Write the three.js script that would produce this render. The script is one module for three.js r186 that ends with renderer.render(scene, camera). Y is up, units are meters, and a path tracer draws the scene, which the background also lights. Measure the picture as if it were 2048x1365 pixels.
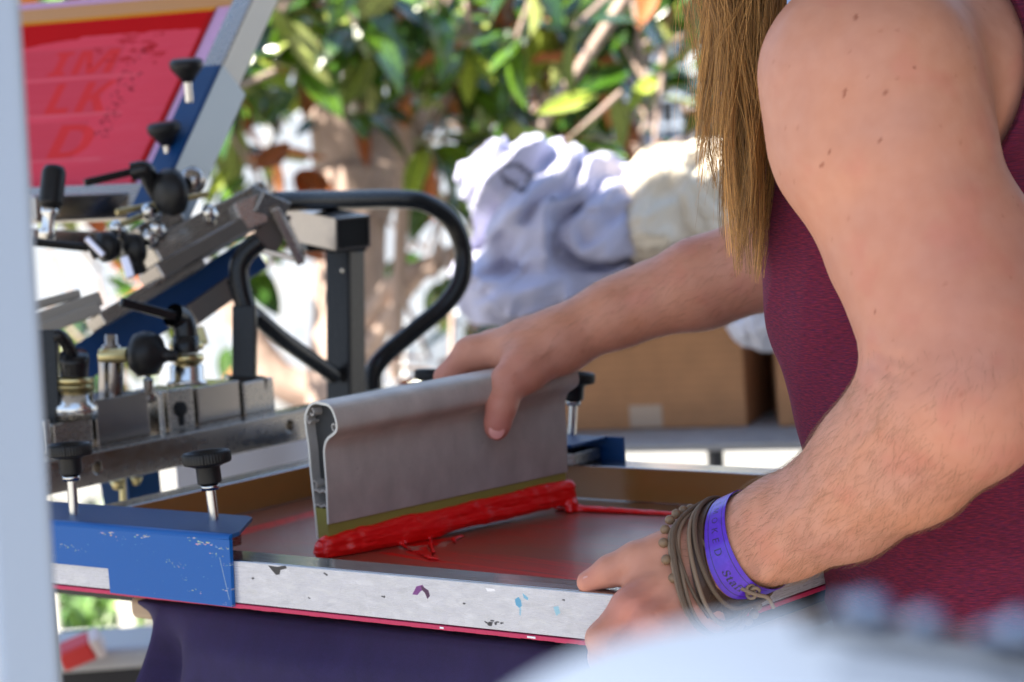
import * as THREE from 'three';
import { RoundedBoxGeometry } from 'three/addons/geometries/RoundedBoxGeometry.js';
import { mergeGeometries, toCreasedNormals } from 'three/addons/utils/BufferGeometryUtils.js';
import { ImprovedNoise } from 'three/addons/math/ImprovedNoise.js';

// ---------------------------------------------------------------- camera, sky, sun, exposure
const scene = new THREE.Scene();
const PIT = 0.100665, ROL = 0.069945, FPX = 5237, EYE = new THREE.Vector3(0, 1.3, 0);
const camera = new THREE.PerspectiveCamera(2 * Math.atan(682.5 / FPX) * 180 / Math.PI, 1.5, 0.05, 200);
camera.position.copy(EYE); camera.rotation.set(-PIT, 0, -ROL); camera.filmGauge = 35;
camera.focus = 1.79; camera.userData.fStop = 8.2;
camera.updateMatrixWorld();
const renderer = new THREE.WebGLRenderer({ antialias: true });
renderer.toneMapping = THREE.LinearToneMapping; renderer.toneMappingExposure = 4.15;
renderer.shadowMap.enabled = true;
const SUN = new THREE.Vector3(-0.63, 0.72, 0.28).normalize();
{
  const w = 256, h = 128, d = new Float32Array(w * h * 4);
  for (let j = 0; j < h; j++) for (let i = 0; i < w; i++) {
    const el = ((j + 0.5) / h - 0.5) * Math.PI, k = Math.max(0, Math.sin(el)), t = Math.pow(1 - k, 2.2), n = (j * w + i) * 4;
    d[n] = 0.15 + 0.12 * t; d[n + 1] = 0.235 + 0.085 * t; d[n + 2] = 0.40 - 0.02 * t; d[n + 3] = 1;
    if (el < 0) { d[n] = 0.24; d[n + 1] = 0.24; d[n + 2] = 0.22; }
  }
  const t = new THREE.DataTexture(d, w, h, THREE.RGBAFormat, THREE.FloatType);
  t.mapping = THREE.EquirectangularReflectionMapping; t.magFilter = THREE.LinearFilter; t.minFilter = THREE.LinearFilter; t.needsUpdate = true;
  scene.background = t; scene.environment = t;
}
const sun = new THREE.DirectionalLight(new THREE.Color(1.0, 0.92, 0.79), 4.9);
sun.position.copy(SUN).multiplyScalar(20).add(new THREE.Vector3(0, 0, -3)); sun.target.position.set(0, 0, -3);
sun.castShadow = true; sun.shadow.mapSize.set(2048, 2048); sun.shadow.radius = 1;
Object.assign(sun.shadow.camera, { left: -8, right: 8, top: 8, bottom: -8, near: 1, far: 50 });
scene.add(sun, sun.target);

// ---------------------------------------------------------------- helpers
const V = (x, y, z) => new THREE.Vector3(x, y, z);
let seed = 7; const rnd = () => { seed = (seed + 0x6D2B79F5) | 0; let t = Math.imul(seed ^ (seed >>> 15), 1 | seed); t = (t + Math.imul(t ^ (t >>> 7), 61 | t)) ^ t; return ((t ^ (t >>> 14)) >>> 0) / 4294967296; };
const rr = (a, b) => a + (b - a) * rnd();
const perlin = new ImprovedNoise(), N3 = (x, y, z) => perlin.noise(x, y, z);
const fbm = (x, y, z, o = 4) => { let s = 0, a = 0.5; for (let i = 0; i < o; i++) { s += a * N3(x, y, z); x *= 2.03; y *= 2.03; z *= 2.03; a *= 0.5; } return s; };
const clamp = (x, a = 0, b = 1) => Math.min(b, Math.max(a, x)), mix = (a, b, t) => a + (b - a) * t, sstep = (a, b, x) => { const t = clamp((x - a) / (b - a)); return t * t * (3 - 2 * t); };
// where the photograph's measurements stand in the world: a sight line and a distance give a point
const A = (px, py, d) => V((px - 1024) / FPX * d, -(py - 682.5) / FPX * d, -d).applyMatrix4(camera.matrixWorld);
// the press frame: u along the arms towards the operator, w up, v across from the near arm to the far one
const MP = new THREE.Matrix4().makeRotationY(-0.693898).setPosition(EYE.x - 0.398968, EYE.y - 0.373831, EYE.z - 2.062875), MPI = MP.clone().invert();
const L = (u, w, v) => V(u, w, -v).applyMatrix4(MP);
const on = (px, py, axis, val) => {   // a sight line met with a plane of the press frame: [u, w, v]
  const o = EYE.clone().applyMatrix4(MPI), p = A(px, py, 1).applyMatrix4(MPI).sub(o), k = { u: 'x', w: 'y', v: 'z' }[axis], s = ((axis === 'v' ? -val : val) - o[k]) / p[k];
  p.multiplyScalar(s).add(o); return [p.x, p.y, -p.z];
};
const names = {};
const numbered = (n) => { const k = (names[n] = (names[n] ?? -1) + 1); return k ? n + '_' + String(k).padStart(3, '0') : n; };
function thing(name, label, category, pos, group) {
  const o = new THREE.Group(); o.name = numbered(name); o.position.copy(pos ?? V(0, 0, 0)); o.userData = { label, category }; if (group) o.userData.group = group;
  scene.add(o); return o;
}
const rootOf = (o) => { while (o.parent && o.parent !== scene) o = o.parent; return o; };
function part(name, geo, mat, parent, label) {          // geo is given in world metres
  const r = rootOf(parent); geo.translate(-r.position.x, -r.position.y, -r.position.z);
  const m = new THREE.Mesh(geo, mat); m.name = name; m.castShadow = m.receiveShadow = true; if (label) m.userData.label = label;
  parent.add(m); return m;
}
function struct(name, geo, mat) { const m = new THREE.Mesh(geo, mat); m.name = name; m.userData.kind = 'structure'; m.castShadow = m.receiveShadow = true; scene.add(m); return m; }
const mg = (list) => mergeGeometries(list.map((g) => { const q = g.index ? g.toNonIndexed() : g; for (const k of Object.keys(q.attributes)) if (!['position', 'normal', 'uv'].includes(k)) q.deleteAttribute(k); q.morphAttributes = {}; q.clearGroups(); return q; }));
const rbox = (w, h, d, r = 0.0015) => new RoundedBoxGeometry(w, h, d, 2, Math.min(r, w / 2.01, h / 2.01, d / 2.01));
const P3 = (p) => Array.isArray(p) ? A(...p) : p;
function orient(geo, a, b, up = V(0, 1, 0)) {           // x axis of geo from a to b
  const x = b.clone().sub(a).normalize(), z = x.clone().cross(up).normalize(), y = z.clone().cross(x);
  return geo.applyMatrix4(new THREE.Matrix4().makeBasis(x, y, z).setPosition(a.clone().add(b).multiplyScalar(0.5)));
}
const bar = (a, b, h, d, up, r) => { a = P3(a); b = P3(b); return orient(rbox(a.distanceTo(b), h, d, r), a, b, up); };
const rod = (a, b, r, r2 = r, seg = 20) => { a = P3(a); b = P3(b); const g = new THREE.CylinderGeometry(r2, r, a.distanceTo(b), seg); g.rotateZ(-Math.PI / 2); return orient(g, a, b, Math.abs(b.y - a.y) > 0.9 * a.distanceTo(b) ? V(1, 0, 0) : V(0, 1, 0)); };
const tube = (pts, r, seg = 40, rad = 12) => new THREE.TubeGeometry(new THREE.CatmullRomCurve3(pts.map(P3), false, 'centripetal'), seg, r, rad);
function turned(a, b, prof, seg = 40, mod) {            // a lathe round the axis a -> b; prof = [[radius, distance along], ...]
  a = P3(a); b = P3(b);
  const g = new THREE.LatheGeometry(prof.map(([r, t]) => new THREE.Vector2(Math.max(r, 1e-5), t)), seg);
  if (mod) { const p = g.attributes.position; for (let i = 0; i < p.count; i++) { const k = mod(Math.hypot(p.getX(i), p.getZ(i)), Math.atan2(p.getZ(i), p.getX(i)), p.getY(i)); p.setX(i, p.getX(i) * k); p.setZ(i, p.getZ(i) * k); } g.computeVertexNormals(); }
  const y = b.clone().sub(a).normalize(), x = Math.abs(y.y) > 0.9 ? V(1, 0, 0) : V(0, 1, 0), z = x.clone().cross(y).normalize(); x.crossVectors(y, z);
  return g.applyMatrix4(new THREE.Matrix4().makeBasis(x, y, z).setPosition(a));
}
const pbox = (u0, u1, w0, w1, v0, v1, r = 0.0015) => rbox(Math.abs(u1 - u0), Math.abs(w1 - w0), Math.abs(v1 - v0), r).translate((u0 + u1) / 2, (w0 + w1) / 2, -(v0 + v1) / 2).applyMatrix4(MP);
function thread(a, b, r, pitch = 0.0016) {              // a threaded rod
  a = P3(a); b = P3(b); const len = a.distanceTo(b), n = Math.round(len / pitch), prof = [[0, 0]];
  for (let i = 0; i < n; i++) prof.push([r * 0.86, (i / n) * len], [r, ((i + 0.5) / n) * len]);
  prof.push([r * 0.86, len], [0, len]); return turned(a, b, prof, 18);
}
function tex(w, h, fn, srgb = true) {
  const d = new Uint8Array(w * h * 4);
  for (let j = 0; j < h; j++) for (let i = 0; i < w; i++) { const c = fn(i, j), n = (j * w + i) * 4; d[n] = clamp(c[0], 0, 255); d[n + 1] = clamp(c[1], 0, 255); d[n + 2] = clamp(c[2], 0, 255); d[n + 3] = 255; }
  const t = new THREE.DataTexture(d, w, h); t.wrapS = t.wrapT = THREE.RepeatWrapping; t.magFilter = THREE.LinearFilter; t.minFilter = THREE.LinearFilter; if (srgb) t.colorSpace = THREE.SRGBColorSpace; t.needsUpdate = true; return t;
}
function canvasTex(w, h, draw) {
  const c = document.createElement('canvas'); c.width = w; c.height = h; draw(c.getContext('2d'), w, h);
  const t = new THREE.CanvasTexture(c); t.colorSpace = THREE.SRGBColorSpace; t.magFilter = THREE.LinearFilter; t.wrapS = t.wrapT = THREE.RepeatWrapping; return t;
}
const C = (r, g, b) => new THREE.Color().setRGB(r, g, b);
const std = (c, rough, metal = 0, o = {}) => new THREE.MeshPhysicalMaterial({ color: c, roughness: rough, metalness: metal, ...o });
const grain = tex(256, 256, (i, j) => { const n = 150 + 60 * fbm(i / 9, j / 9, 1, 4) + 40 * (rnd() - 0.5); return [n, n, n]; }, false);
const brush = tex(256, 256, (i, j) => { const n = 140 + 70 * fbm(i / 60, j / 2.2, 5, 3) + 26 * (rnd() - 0.5) + 60 * fbm(i / 30, j / 30, 9, 3); return [n, n, n]; }, false);
const M = {
  alu: std(C(0.42, 0.39, 0.36), 0.5, 1, { roughnessMap: brush }), bright: std(C(0.66, 0.65, 0.63), 0.2, 1), steel: std(C(0.36, 0.33, 0.31), 0.38, 1, { roughnessMap: grain }),
  brass: std(C(0.62, 0.52, 0.26), 0.3, 1), black: std(C(0.010, 0.010, 0.011), 0.42, 0, { specularIntensity: 0.6 }), blackSteel: std(C(0.011, 0.011, 0.012), 0.42, 0, { specularIntensity: 0.65, roughnessMap: grain }),
  blue: std(C(0.006, 0.05, 0.17), 0.45, 0, { specularIntensity: 0.7 }), hole: std(C(0.01, 0.01, 0.01), 0.9),
  tape: std(C(0.30, 0.13, 0.035), 0.22, 0, { clearcoat: 0.6, clearcoatRoughness: 0.15 }), white: std(C(0.8, 0.8, 0.82), 0.5),
};
// ---- fields: a signed distance meshed as a smooth closed surface
const capsule = (p, a, b, ra, rb) => {
  const bx = b.x - a.x, by = b.y - a.y, bz = b.z - a.z, px = p.x - a.x, py = p.y - a.y, pz = p.z - a.z;
  const t = Math.min(1, Math.max(0, (px * bx + py * by + pz * bz) / (bx * bx + by * by + bz * bz + 1e-12)));
  return Math.hypot(px - bx * t, py - by * t, pz - bz * t) - (ra + (rb - ra) * t);
};
const smin = (a, b, k) => { const h = Math.max(k - Math.abs(a - b), 0) / k; return Math.min(a, b) - h * h * k * 0.25; };
function meshField(f, lo, hi, cell, keep) {
  const B = 8, n = [0, 1, 2].map((i) => Math.ceil((hi.getComponent(i) - lo.getComponent(i)) / cell / B)), S = n.map((x) => x * B + 2), p = V(0, 0, 0);
  const key = (i, j, k) => i + S[0] * (j + S[1] * k), vert = new Map(), pos = [], quads = [], val = new Map();
  const at = (i, j, k) => { const q = key(i, j, k); let v = val.get(q); if (v === undefined) { p.set(lo.x + i * cell, lo.y + j * cell, lo.z + k * cell); v = f(p); val.set(q, v); } return v; };
  const reach = cell * B * 0.87 * 1.25, c = V(0, 0, 0), act = [];
  for (let bk = 0; bk < n[2]; bk++) for (let bj = 0; bj < n[1]; bj++) for (let bi = 0; bi < n[0]; bi++) {
    c.set(lo.x + (bi + 0.5) * B * cell, lo.y + (bj + 0.5) * B * cell, lo.z + (bk + 0.5) * B * cell);
    if (Math.abs(f(c)) < reach) act.push([bi * B, bj * B, bk * B]);
  }
  const v8 = new Float64Array(8);
  for (const [i0, j0, k0] of act) for (let k = k0; k < k0 + B; k++) for (let j = j0; j < j0 + B; j++) for (let i = i0; i < i0 + B; i++) {
    let m = 0; for (let q = 0; q < 8; q++) { v8[q] = at(i + (q & 1), j + ((q >> 1) & 1), k + (q >> 2)); if (v8[q] < 0) m |= 1 << q; }
    if (m === 0 || m === 255) continue;
    let sx = 0, sy = 0, sz = 0, cnt = 0;
    for (let q = 0; q < 8; q++) for (const b of [1, 2, 4]) if (!(q & b)) { const a0 = v8[q], a1 = v8[q | b]; if ((a0 < 0) !== (a1 < 0)) { const t = a0 / (a0 - a1); sx += (q & 1) + (b === 1 ? t : 0); sy += ((q >> 1) & 1) + (b === 2 ? t : 0); sz += (q >> 2) + (b === 4 ? t : 0); cnt++; } }
    vert.set(key(i, j, k), pos.length / 3); pos.push(lo.x + (i + sx / cnt) * cell, lo.y + (j + sy / cnt) * cell, lo.z + (k + sz / cnt) * cell);
    const in0 = v8[0] < 0;
    if (in0 !== v8[1] < 0) quads.push([i, j, k, 0, in0]); if (in0 !== v8[2] < 0) quads.push([i, j, k, 1, in0]); if (in0 !== v8[4] < 0) quads.push([i, j, k, 2, in0]);
  }
  val.clear();
  const idx = [], push = (a, b, c2, d, fl) => { if (a === undefined || b === undefined || c2 === undefined || d === undefined) return; if (fl) idx.push(a, b, c2, a, c2, d); else idx.push(a, c2, b, a, d, c2); };
  for (const [i, j, k, ax, s] of quads) {
    const g = (a, b, c2) => vert.get(key(a, b, c2));
    if (ax === 0) push(g(i, j - 1, k - 1), g(i, j, k - 1), g(i, j, k), g(i, j - 1, k), s);
    else if (ax === 1) push(g(i - 1, j, k - 1), g(i - 1, j, k), g(i, j, k), g(i, j, k - 1), s);
    else push(g(i - 1, j - 1, k), g(i, j - 1, k), g(i, j, k), g(i - 1, j, k), s);
  }
  const P = new Float32Array(pos), nor = new Float32Array(pos.length), e = cell * 0.5;
  for (let i = 0; i < P.length; i += 3) for (let it = 0; it < 2; it++) {
    const x = P[i], y = P[i + 1], z = P[i + 2], q = (a, b, c2) => f(p.set(x + a * e, y + b * e, z + c2 * e));
    const a = q(1, -1, -1), b = q(-1, -1, 1), c2 = q(-1, 1, -1), d = q(1, 1, 1);
    let gx = a - b - c2 + d, gy = -a - b + c2 + d, gz = -a + b - c2 + d; const l = Math.hypot(gx, gy, gz) || 1; gx /= l; gy /= l; gz /= l;
    nor[i] = gx; nor[i + 1] = gy; nor[i + 2] = gz;
    if (it === 0) { const s = clamp((a + b + c2 + d) / 4, -cell * 0.6, cell * 0.6); P[i] -= gx * s; P[i + 1] -= gy * s; P[i + 2] -= gz * s; }
  }
  const geo = new THREE.BufferGeometry(); geo.setAttribute('position', new THREE.BufferAttribute(P, 3)); geo.setAttribute('normal', new THREE.BufferAttribute(nor, 3)); geo.setIndex(idx);
  return geo;
}
function tint(geo, fn) {                                // vertex colours: the colour of the stuff itself
  const P = geo.attributes.position, c = new Float32Array(P.count * 3), p = V(0, 0, 0);
  for (let i = 0; i < P.count; i++) { p.fromBufferAttribute(P, i); const r = fn(p, i); c[i * 3] = r[0]; c[i * 3 + 1] = r[1]; c[i * 3 + 2] = r[2]; }
  geo.setAttribute('color', new THREE.BufferAttribute(c, 3)); return geo;
}
const flip = (g) => { const P = g.attributes; for (const k of Object.keys(P)) { const a = P[k], n = a.itemSize; for (let i = 0; i < a.count; i += 3) for (let c = 0; c < n; c++) { const t = a.array[(i + 1) * n + c]; a.array[(i + 1) * n + c] = a.array[(i + 2) * n + c]; a.array[(i + 2) * n + c] = t; } } return g; };
function nudge(geo, fn) {                               // real relief: moves vertices along their normals
  const P = geo.attributes.position, Q = geo.attributes.normal, p = V(0, 0, 0);
  for (let i = 0; i < P.count; i++) { p.fromBufferAttribute(P, i); const d = fn(p, i); P.setXYZ(i, p.x + Q.getX(i) * d, p.y + Q.getY(i) * d, p.z + Q.getZ(i) * d); }
  geo.computeVertexNormals(); return geo;
}
// ---------------------------------------------------------------- ground, canopy, fences, far things
{
  const pave = tex(512, 512, (i, j) => { const n = 176 + 40 * fbm(i / 40, j / 40, 2, 5) + 22 * (rnd() - 0.5); return [n, n * 0.985, n * 0.95]; });
  pave.repeat.set(120, 120);
  const g = new THREE.PlaneGeometry(300, 300, 1, 1); g.rotateX(-Math.PI / 2);
  struct('ground', g, std(C(0.60, 0.59, 0.57), 0.95, 0, { map: pave }));
}
{ // the shade canopy over the press (outside the frame, it throws the shade that everything near stands in)
  const t = thing('shade_canopy', 'large fabric shade canopy stretched over the printing stand', 'canopy', V(0, 2.4, -1.4));
  const roof = []; const n = 8, z0 = -0.36, z1 = -3.085, x0 = -2.6, x1 = 2.6;
  for (let i = 0; i < n; i++) { const a = i / n, b = (i + 1) / n; roof.push(bar(V(mix(x0, x1, a), 2.4 + 0.22 * Math.sin(Math.PI * a), (z0 + z1) / 2), V(mix(x0, x1, b), 2.4 + 0.22 * Math.sin(Math.PI * b), (z0 + z1) / 2), 0.012, z0 - z1, V(0, 1, 0), 0.004)); }
  part('roof', mg(roof), std(C(0.30, 0.31, 0.34), 0.8), t);
  part('side_wall', bar(V(1.1, 1.3, 2.6), V(1.1, 1.3, z1 + 0.5), 2.2, 0.008, V(0, 1, 0), 0.003), std(C(0.14, 0.14, 0.15), 0.8), t);
  for (const [x, z] of [[x1, z1], [x1, z0], [x0, z1]]) part('pole', bar(V(x, 0, z), V(x, 2.4, z), 0.04, 0.04, V(1, 0, 0)), M.white, t);
}
{ // white post in the left foreground
  const t = thing('tent_pole', 'pale bluish white square post, out of focus along the left edge', 'post', A(10, 1365, 1.1).setY(0));
  const top = A(-40, -200, 1.1), bot = A(55, 1365, 1.1); const dir = top.clone().sub(bot).normalize();
  const a = bot.clone().addScaledVector(dir, -bot.y / dir.y), b = top.clone().addScaledVector(dir, 0.8);
  part('tube', bar(a, b, 0.0255, 0.0255, V(0.3, 0, 1), 0.004), std(C(0.40, 0.46, 0.55), 0.5), t);
  part('foot_plate', rbox(0.12, 0.01, 0.12).translate(a.x, 0.006, a.z), std(C(0.5, 0.52, 0.55), 0.5), t);
}
const whitePaint = std(C(0.82, 0.82, 0.80), 0.6);
function fence(name, label, x0, x1, d0, d1, h, pitch, w, gap) {
  const at = (x) => { const d = mix(d0, d1, (x - x0) / (x1 - x0)); const p = A(x, 300, d); return V(p.x, 0, p.z); };
  const a = at(x0), b = at(x1), len = a.distanceTo(b), n = Math.floor(len / pitch), t = thing(name, label, 'fence', a.clone(), 'white picket fences behind the tree'), dir = b.clone().sub(a).normalize();
  const sh = new THREE.Shape(); sh.moveTo(-w / 2, 0.04); sh.lineTo(w / 2, 0.04); sh.lineTo(w / 2, h - w * 0.5); sh.absarc(0, h - w * 0.5, w / 2, 0, Math.PI, false); sh.lineTo(-w / 2, 0.04);
  const g0 = new THREE.ExtrudeGeometry(sh, { depth: 0.02, bevelEnabled: false, curveSegments: 6 });
  const ry = Math.atan2(-dir.z, dir.x);
  for (let i = 0; i < n; i++) { const m = new THREE.Mesh(g0, whitePaint); m.name = 'picket'; m.position.copy(dir).multiplyScalar((i + 0.5) * pitch + rr(-0.003, 0.003)); m.position.y = rr(-0.01, 0.01); m.rotation.y = ry; m.rotation.z = rr(-0.012, 0.012); m.castShadow = m.receiveShadow = true; t.add(m); }
  for (const y of [h * 0.25, h * 0.75]) part('rail', bar(a.clone().setY(y).add(V(0, 0, -0.02)), b.clone().setY(y).add(V(0, 0, -0.02)), 0.06, 0.03), whitePaint, t);
}
fence('picket_fence', 'tall white picket fence in full sun behind the tree', -120, 1150, 10.2, 11.2, 1.22, 0.066, 0.05);
fence('picket_fence', 'low white picket fence in the sun, right of the tree trunk', 770, 1180, 7.6, 7.9, 0.62, 0.058, 0.046);
{ // pale blue building with a barred window at the right
  const o = A(1330, 300, 13); const t = thing('building', 'pale blue building with a barred window behind the tree', 'building', V(o.x, 0, o.z));
  const bw = std(C(0.24, 0.31, 0.47), 0.8), bars = std(C(0.35, 0.40, 0.48), 0.5), x = o.x, z = o.z;
  part('wall', rbox(1.4, 3.2, 0.2, 0.01).translate(x + 0.42, 1.6, z - 0.15), bw, t);
  part('window_pane', rbox(0.42, 0.8, 0.012, 0.002).translate(x - 0.02, 1.35, z - 0.045), std(C(0.02, 0.025, 0.035), 0.08, 0), t);
  part('pillar', rbox(0.1, 3.0, 0.1, 0.01).translate(x + 0.19, 1.5, z + 0.1), std(C(0.55, 0.56, 0.58), 0.7), t);
  part('pillar', rbox(0.05, 3.0, 0.05, 0.01).translate(x + 0.33, 1.5, z + 0.1), std(C(0.5, 0.52, 0.55), 0.7), t);
  for (let i = 0; i < 5; i++) part('window_bar', rbox(0.022, 0.9, 0.022, 0.004).translate(x - 0.2 + i * 0.09, 1.35, z + 0.0), bars, t);
  for (let i = 0; i < 6; i++) part('window_bar', rbox(0.5, 0.022, 0.022, 0.004).translate(x - 0.02, 1.0 + i * 0.14, z + 0.025), bars, t);
}
// ---------------------------------------------------------------- magnolia tree
{
  const base = A(700, 690, 6.0); base.y = 0;
  const t = thing('magnolia_tree', 'magnolia tree with forked grey trunk, green leaves and rusty undersides', 'tree', base);
  const bark = tex(256, 256, (i, j) => { const n = 168 + 60 * fbm(i / 22, j / 60, 3, 4) + 20 * (rnd() - 0.5); return [n, n * 0.88, n * 0.81]; });
  const barkM = std(C(1, 0.98, 0.98), 0.9, 0, { map: bark, bumpMap: bark, bumpScale: 0.004 });
  const limb = (pts, r0, r1, seg = 24) => {
    const c = new THREE.CatmullRomCurve3(pts.map(P3)), g = new THREE.TubeGeometry(c, seg, 1, 14), P = g.attributes.position, q = V(0, 0, 0), ctr = V(0, 0, 0);
    for (let i = 0; i < P.count; i++) { const k = Math.floor(i / 15) / seg; c.getPointAt(clamp(k), ctr); q.fromBufferAttribute(P, i).sub(ctr); const r = mix(r0, r1, k) * (1 + 0.16 * fbm(q.x * 2 + k * 6, q.y * 2, q.z * 2 + r0 * 40, 3)); q.multiplyScalar(r).add(ctr); P.setXYZ(i, q.x, q.y, q.z); }
    g.computeVertexNormals(); return g;
  };
  part('trunk', limb([base, A(690, 900, 6), A(700, 620, 6), A(700, 420, 6), A(690, 340, 6)], 0.09, 0.084), barkM, t);
  part('branch', limb([A(690, 440, 6.02), A(682, 300, 6), A(664, 140, 5.95), A(640, 0, 5.9), A(600, -250, 5.8)], 0.075, 0.04), barkM, t);
  part('branch', limb([A(715, 440, 5.98), A(770, 300, 6.05), A(815, 220, 6.15), A(880, 110, 6.3), A(960, -150, 6.4)], 0.07, 0.035), barkM, t);
  part('branch', limb([A(790, 760, 5.6), A(800, 500, 5.6), A(808, 330, 5.6), A(812, 200, 5.6), A(790, 90, 5.6), A(755, -20, 5.6), A(740, -150, 5.6)], 0.014, 0.017), barkM, t);
  part('branch', limb([A(735, 640, 5.8), A(800, 560, 5.7), A(880, 520, 5.6), A(980, 470, 5.6)], 0.026, 0.016), barkM, t);
  part('branch', limb([A(740, 700, 5.8), A(790, 620, 5.7), A(850, 545, 5.6), A(950, 500, 5.6)], 0.02, 0.012), barkM, t);
  part('branch', limb([A(1060, 330, 4.9), A(1090, 240, 4.9), A(1170, 120, 4.9), A(1255, -10, 4.9), A(1330, -130, 4.9)], 0.010, 0.014), barkM, t);
  part('branch', limb([A(640, 790, 6.1), A(560, 760, 6.1), A(480, 640, 6.1), A(440, 560, 6.1)], 0.05, 0.03), barkM, t);
  const leafGeo = (bend, fold, k) => {
    const n = 7, pos = [], idx = [], uv = [];
    for (const s of [0, 1]) for (let i = 0; i <= n; i++) { const a = i / n, w = 0.5 * Math.pow(Math.sin(Math.PI * Math.pow(a, 0.8)), 0.8) * k; for (const x of [-1, -0.5, 0, 0.5, 1]) { pos.push(x * w, a, -bend * a * a + fold * Math.abs(x) * w + (s ? -0.004 : 0.004)); uv.push(x * 0.5 + 0.5, a); } }
    const q = (s) => { const o = s * (n + 1) * 5; for (let i = 0; i < n; i++) for (let x = 0; x < 4; x++) { const a = o + i * 5 + x, b = a + 1, c = a + 5, d = c + 1; if (s) idx.push(a, c, b, b, c, d); else idx.push(a, b, c, b, d, c); } };
    q(0); const m = idx.length; q(1);
    const g = new THREE.BufferGeometry(); g.setAttribute('position', new THREE.Float32BufferAttribute(pos, 3)); g.setAttribute('uv', new THREE.Float32BufferAttribute(uv, 2)); g.setIndex(idx); g.computeVertexNormals(); g.addGroup(0, m, 0); g.addGroup(m, idx.length - m, 1); return g;
  };
  const LG = [leafGeo(0.25, 0.25, 0.42), leafGeo(0.1, 0.4, 0.38), leafGeo(0.5, 0.2, 0.45), leafGeo(-0.15, 0.3, 0.4)];
  const leafTex = (r, g, b, v) => tex(64, 128, (i, j) => { const x = Math.abs(i / 64 - 0.5) * 2, vein = x < 0.05 ? 1.6 : 1 + 0.18 * Math.sin((j / 128) * 70 + x * 16) , n = (1 + v * fbm(i / 12, j / 12, r, 3)) * vein; return [r * n, g * n, b * n]; });
  const gl = (m, o = {}) => std(C(1, 1, 1), 0.22, 0, { map: m, clearcoat: 0.6, clearcoatRoughness: 0.12, ...o });
  const G1 = gl(leafTex(52, 84, 24, 0.5)), G2 = gl(leafTex(74, 106, 28, 0.5)), G3 = gl(leafTex(40, 66, 26, 0.5)), Y1 = std(C(1, 1, 1), 0.8, 0, { map: leafTex(150, 168, 40, 0.4), transmission: 0.45 });
  const R1 = std(C(1, 1, 1), 0.75, 0, { map: leafTex(132, 78, 34, 0.6) }), R2 = std(C(1, 1, 1), 0.7, 0, { map: leafTex(168, 92, 34, 0.6), transmission: 0.3 }), P1 = std(C(1, 1, 1), 0.7, 0, { map: leafTex(120, 128, 70, 0.4) });
  const P2 = std(C(1, 1, 1), 0.6, 0, { map: leafTex(96, 110, 40, 0.4) }), pairs = [[G1, R1], [G2, P1], [G3, R1], [G1, P2], [G2, R1], [Y1, Y1], [R2, R2], [G3, P2]];
  const all = [];
  const whorl = (c, n, big) => {
    const axis = V(rr(-1, 1), rr(-0.9, 0.6), rr(-0.6, 0.9)).normalize();
    for (let i = 0; i < n; i++) {
      const dir = axis.clone().multiplyScalar(rr(0.2, 0.9)).add(V(rr(-1, 1), rr(-1, 0.5) - 0.15, rr(-1, 1))).normalize();
      const y = dir, z = V(rr(-0.8, 0.8), 1, rr(-0.2, 1)).normalize(), x = y.clone().cross(z).normalize(); z.crossVectors(x, y);
      const s = big * rr(0.75, 1.2), m = new THREE.Matrix4().makeBasis(x.multiplyScalar(s), y.clone().multiplyScalar(s), z.multiplyScalar(s)).setPosition(c.clone().addScaledVector(dir, 0.015));
      const r = rnd(), kind = r < 0.12 ? 0 : r < 0.38 ? 1 : r < 0.50 ? 2 : r < 0.72 ? 3 : r < 0.75 ? 4 : r < 0.90 ? 5 : r < 0.97 ? 6 : 7;
      all.push({ m, g: Math.floor(rnd() * 4), kind, c, tip: c.clone().addScaledVector(dir, s * 0.5) });
    }
  };
  const want = (x, y) => { // how thickly the photograph shows leaves there
    if (y < 235) return x > 1225 && x < 1400 && y > 50 ? 0.1 : x > 640 && x < 800 && y > 150 ? 0.55 : 1;
    if (x > 900) return y < 330 ? (x > 1225 && x < 1400 ? 0.15 : 0.85) : x < 1010 ? 0.35 : 0.4;
    if (x < 430) return y > 480 ? 0.22 : 0.1;
    if (x > 590 && x < 800 && y > 230) return 0.05;
    if (y < 420) return 0.5; return y < 620 ? 0.16 : 0.05;
  };
  for (let k = 0; k < 1000; k++) { const x = rr(60, 1480), y = rr(-160, 760), d = rr(4.7, 6.6); if (x > 540 && x < 850 && y > 120 && d < 6.35 && (y > 260 || rnd() < 0.75)) continue; if (rnd() < want(x, y) * (y < 235 ? 1.15 : 0.9)) whorl(A(x, y, d), 3 + Math.floor(rnd() * 3), 0.122); }
  for (let k = 0; k < 25; k++) whorl(V(rr(-1.6, 1.6), rr(1.75, 3.4), rr(-7.4, -4.9)), 6, 0.17);
  for (const [x, y, d] of [[285, 560, 5.2], [1150, 60, 5], [1225, 170, 5.1], [1265, 225, 5.1], [1290, 300, 5.1], [590, 330, 5.5], [1050, 130, 5], [505, 720, 6], [610, 480, 5.3], [860, 720, 5.2], [790, 750, 5.2]]) { const o = all.length; whorl(A(x, y, d), 2, 0.115); for (let i = o; i < all.length; i++) all[i].kind = 6; }
  const scr = (q) => { const p = q.clone().project(camera); return Math.abs(p.x) < 1 && Math.abs(p.y) < 1; };
  const vis = all.filter((l) => scr(l.tip)).sort((a, b) => a.tip.distanceTo(EYE) - b.tip.distanceTo(EYE)).slice(0, 300), set = new Set(vis), inv = new THREE.Matrix4().makeTranslation(-base.x, -base.y, -base.z);
  for (const l of vis) { const m = new THREE.Mesh(LG[l.g], pairs[l.kind]); m.name = 'leaf'; inv.clone().multiply(l.m).decompose(m.position, m.quaternion, m.scale); m.castShadow = m.receiveShadow = true; t.add(m); }
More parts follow.
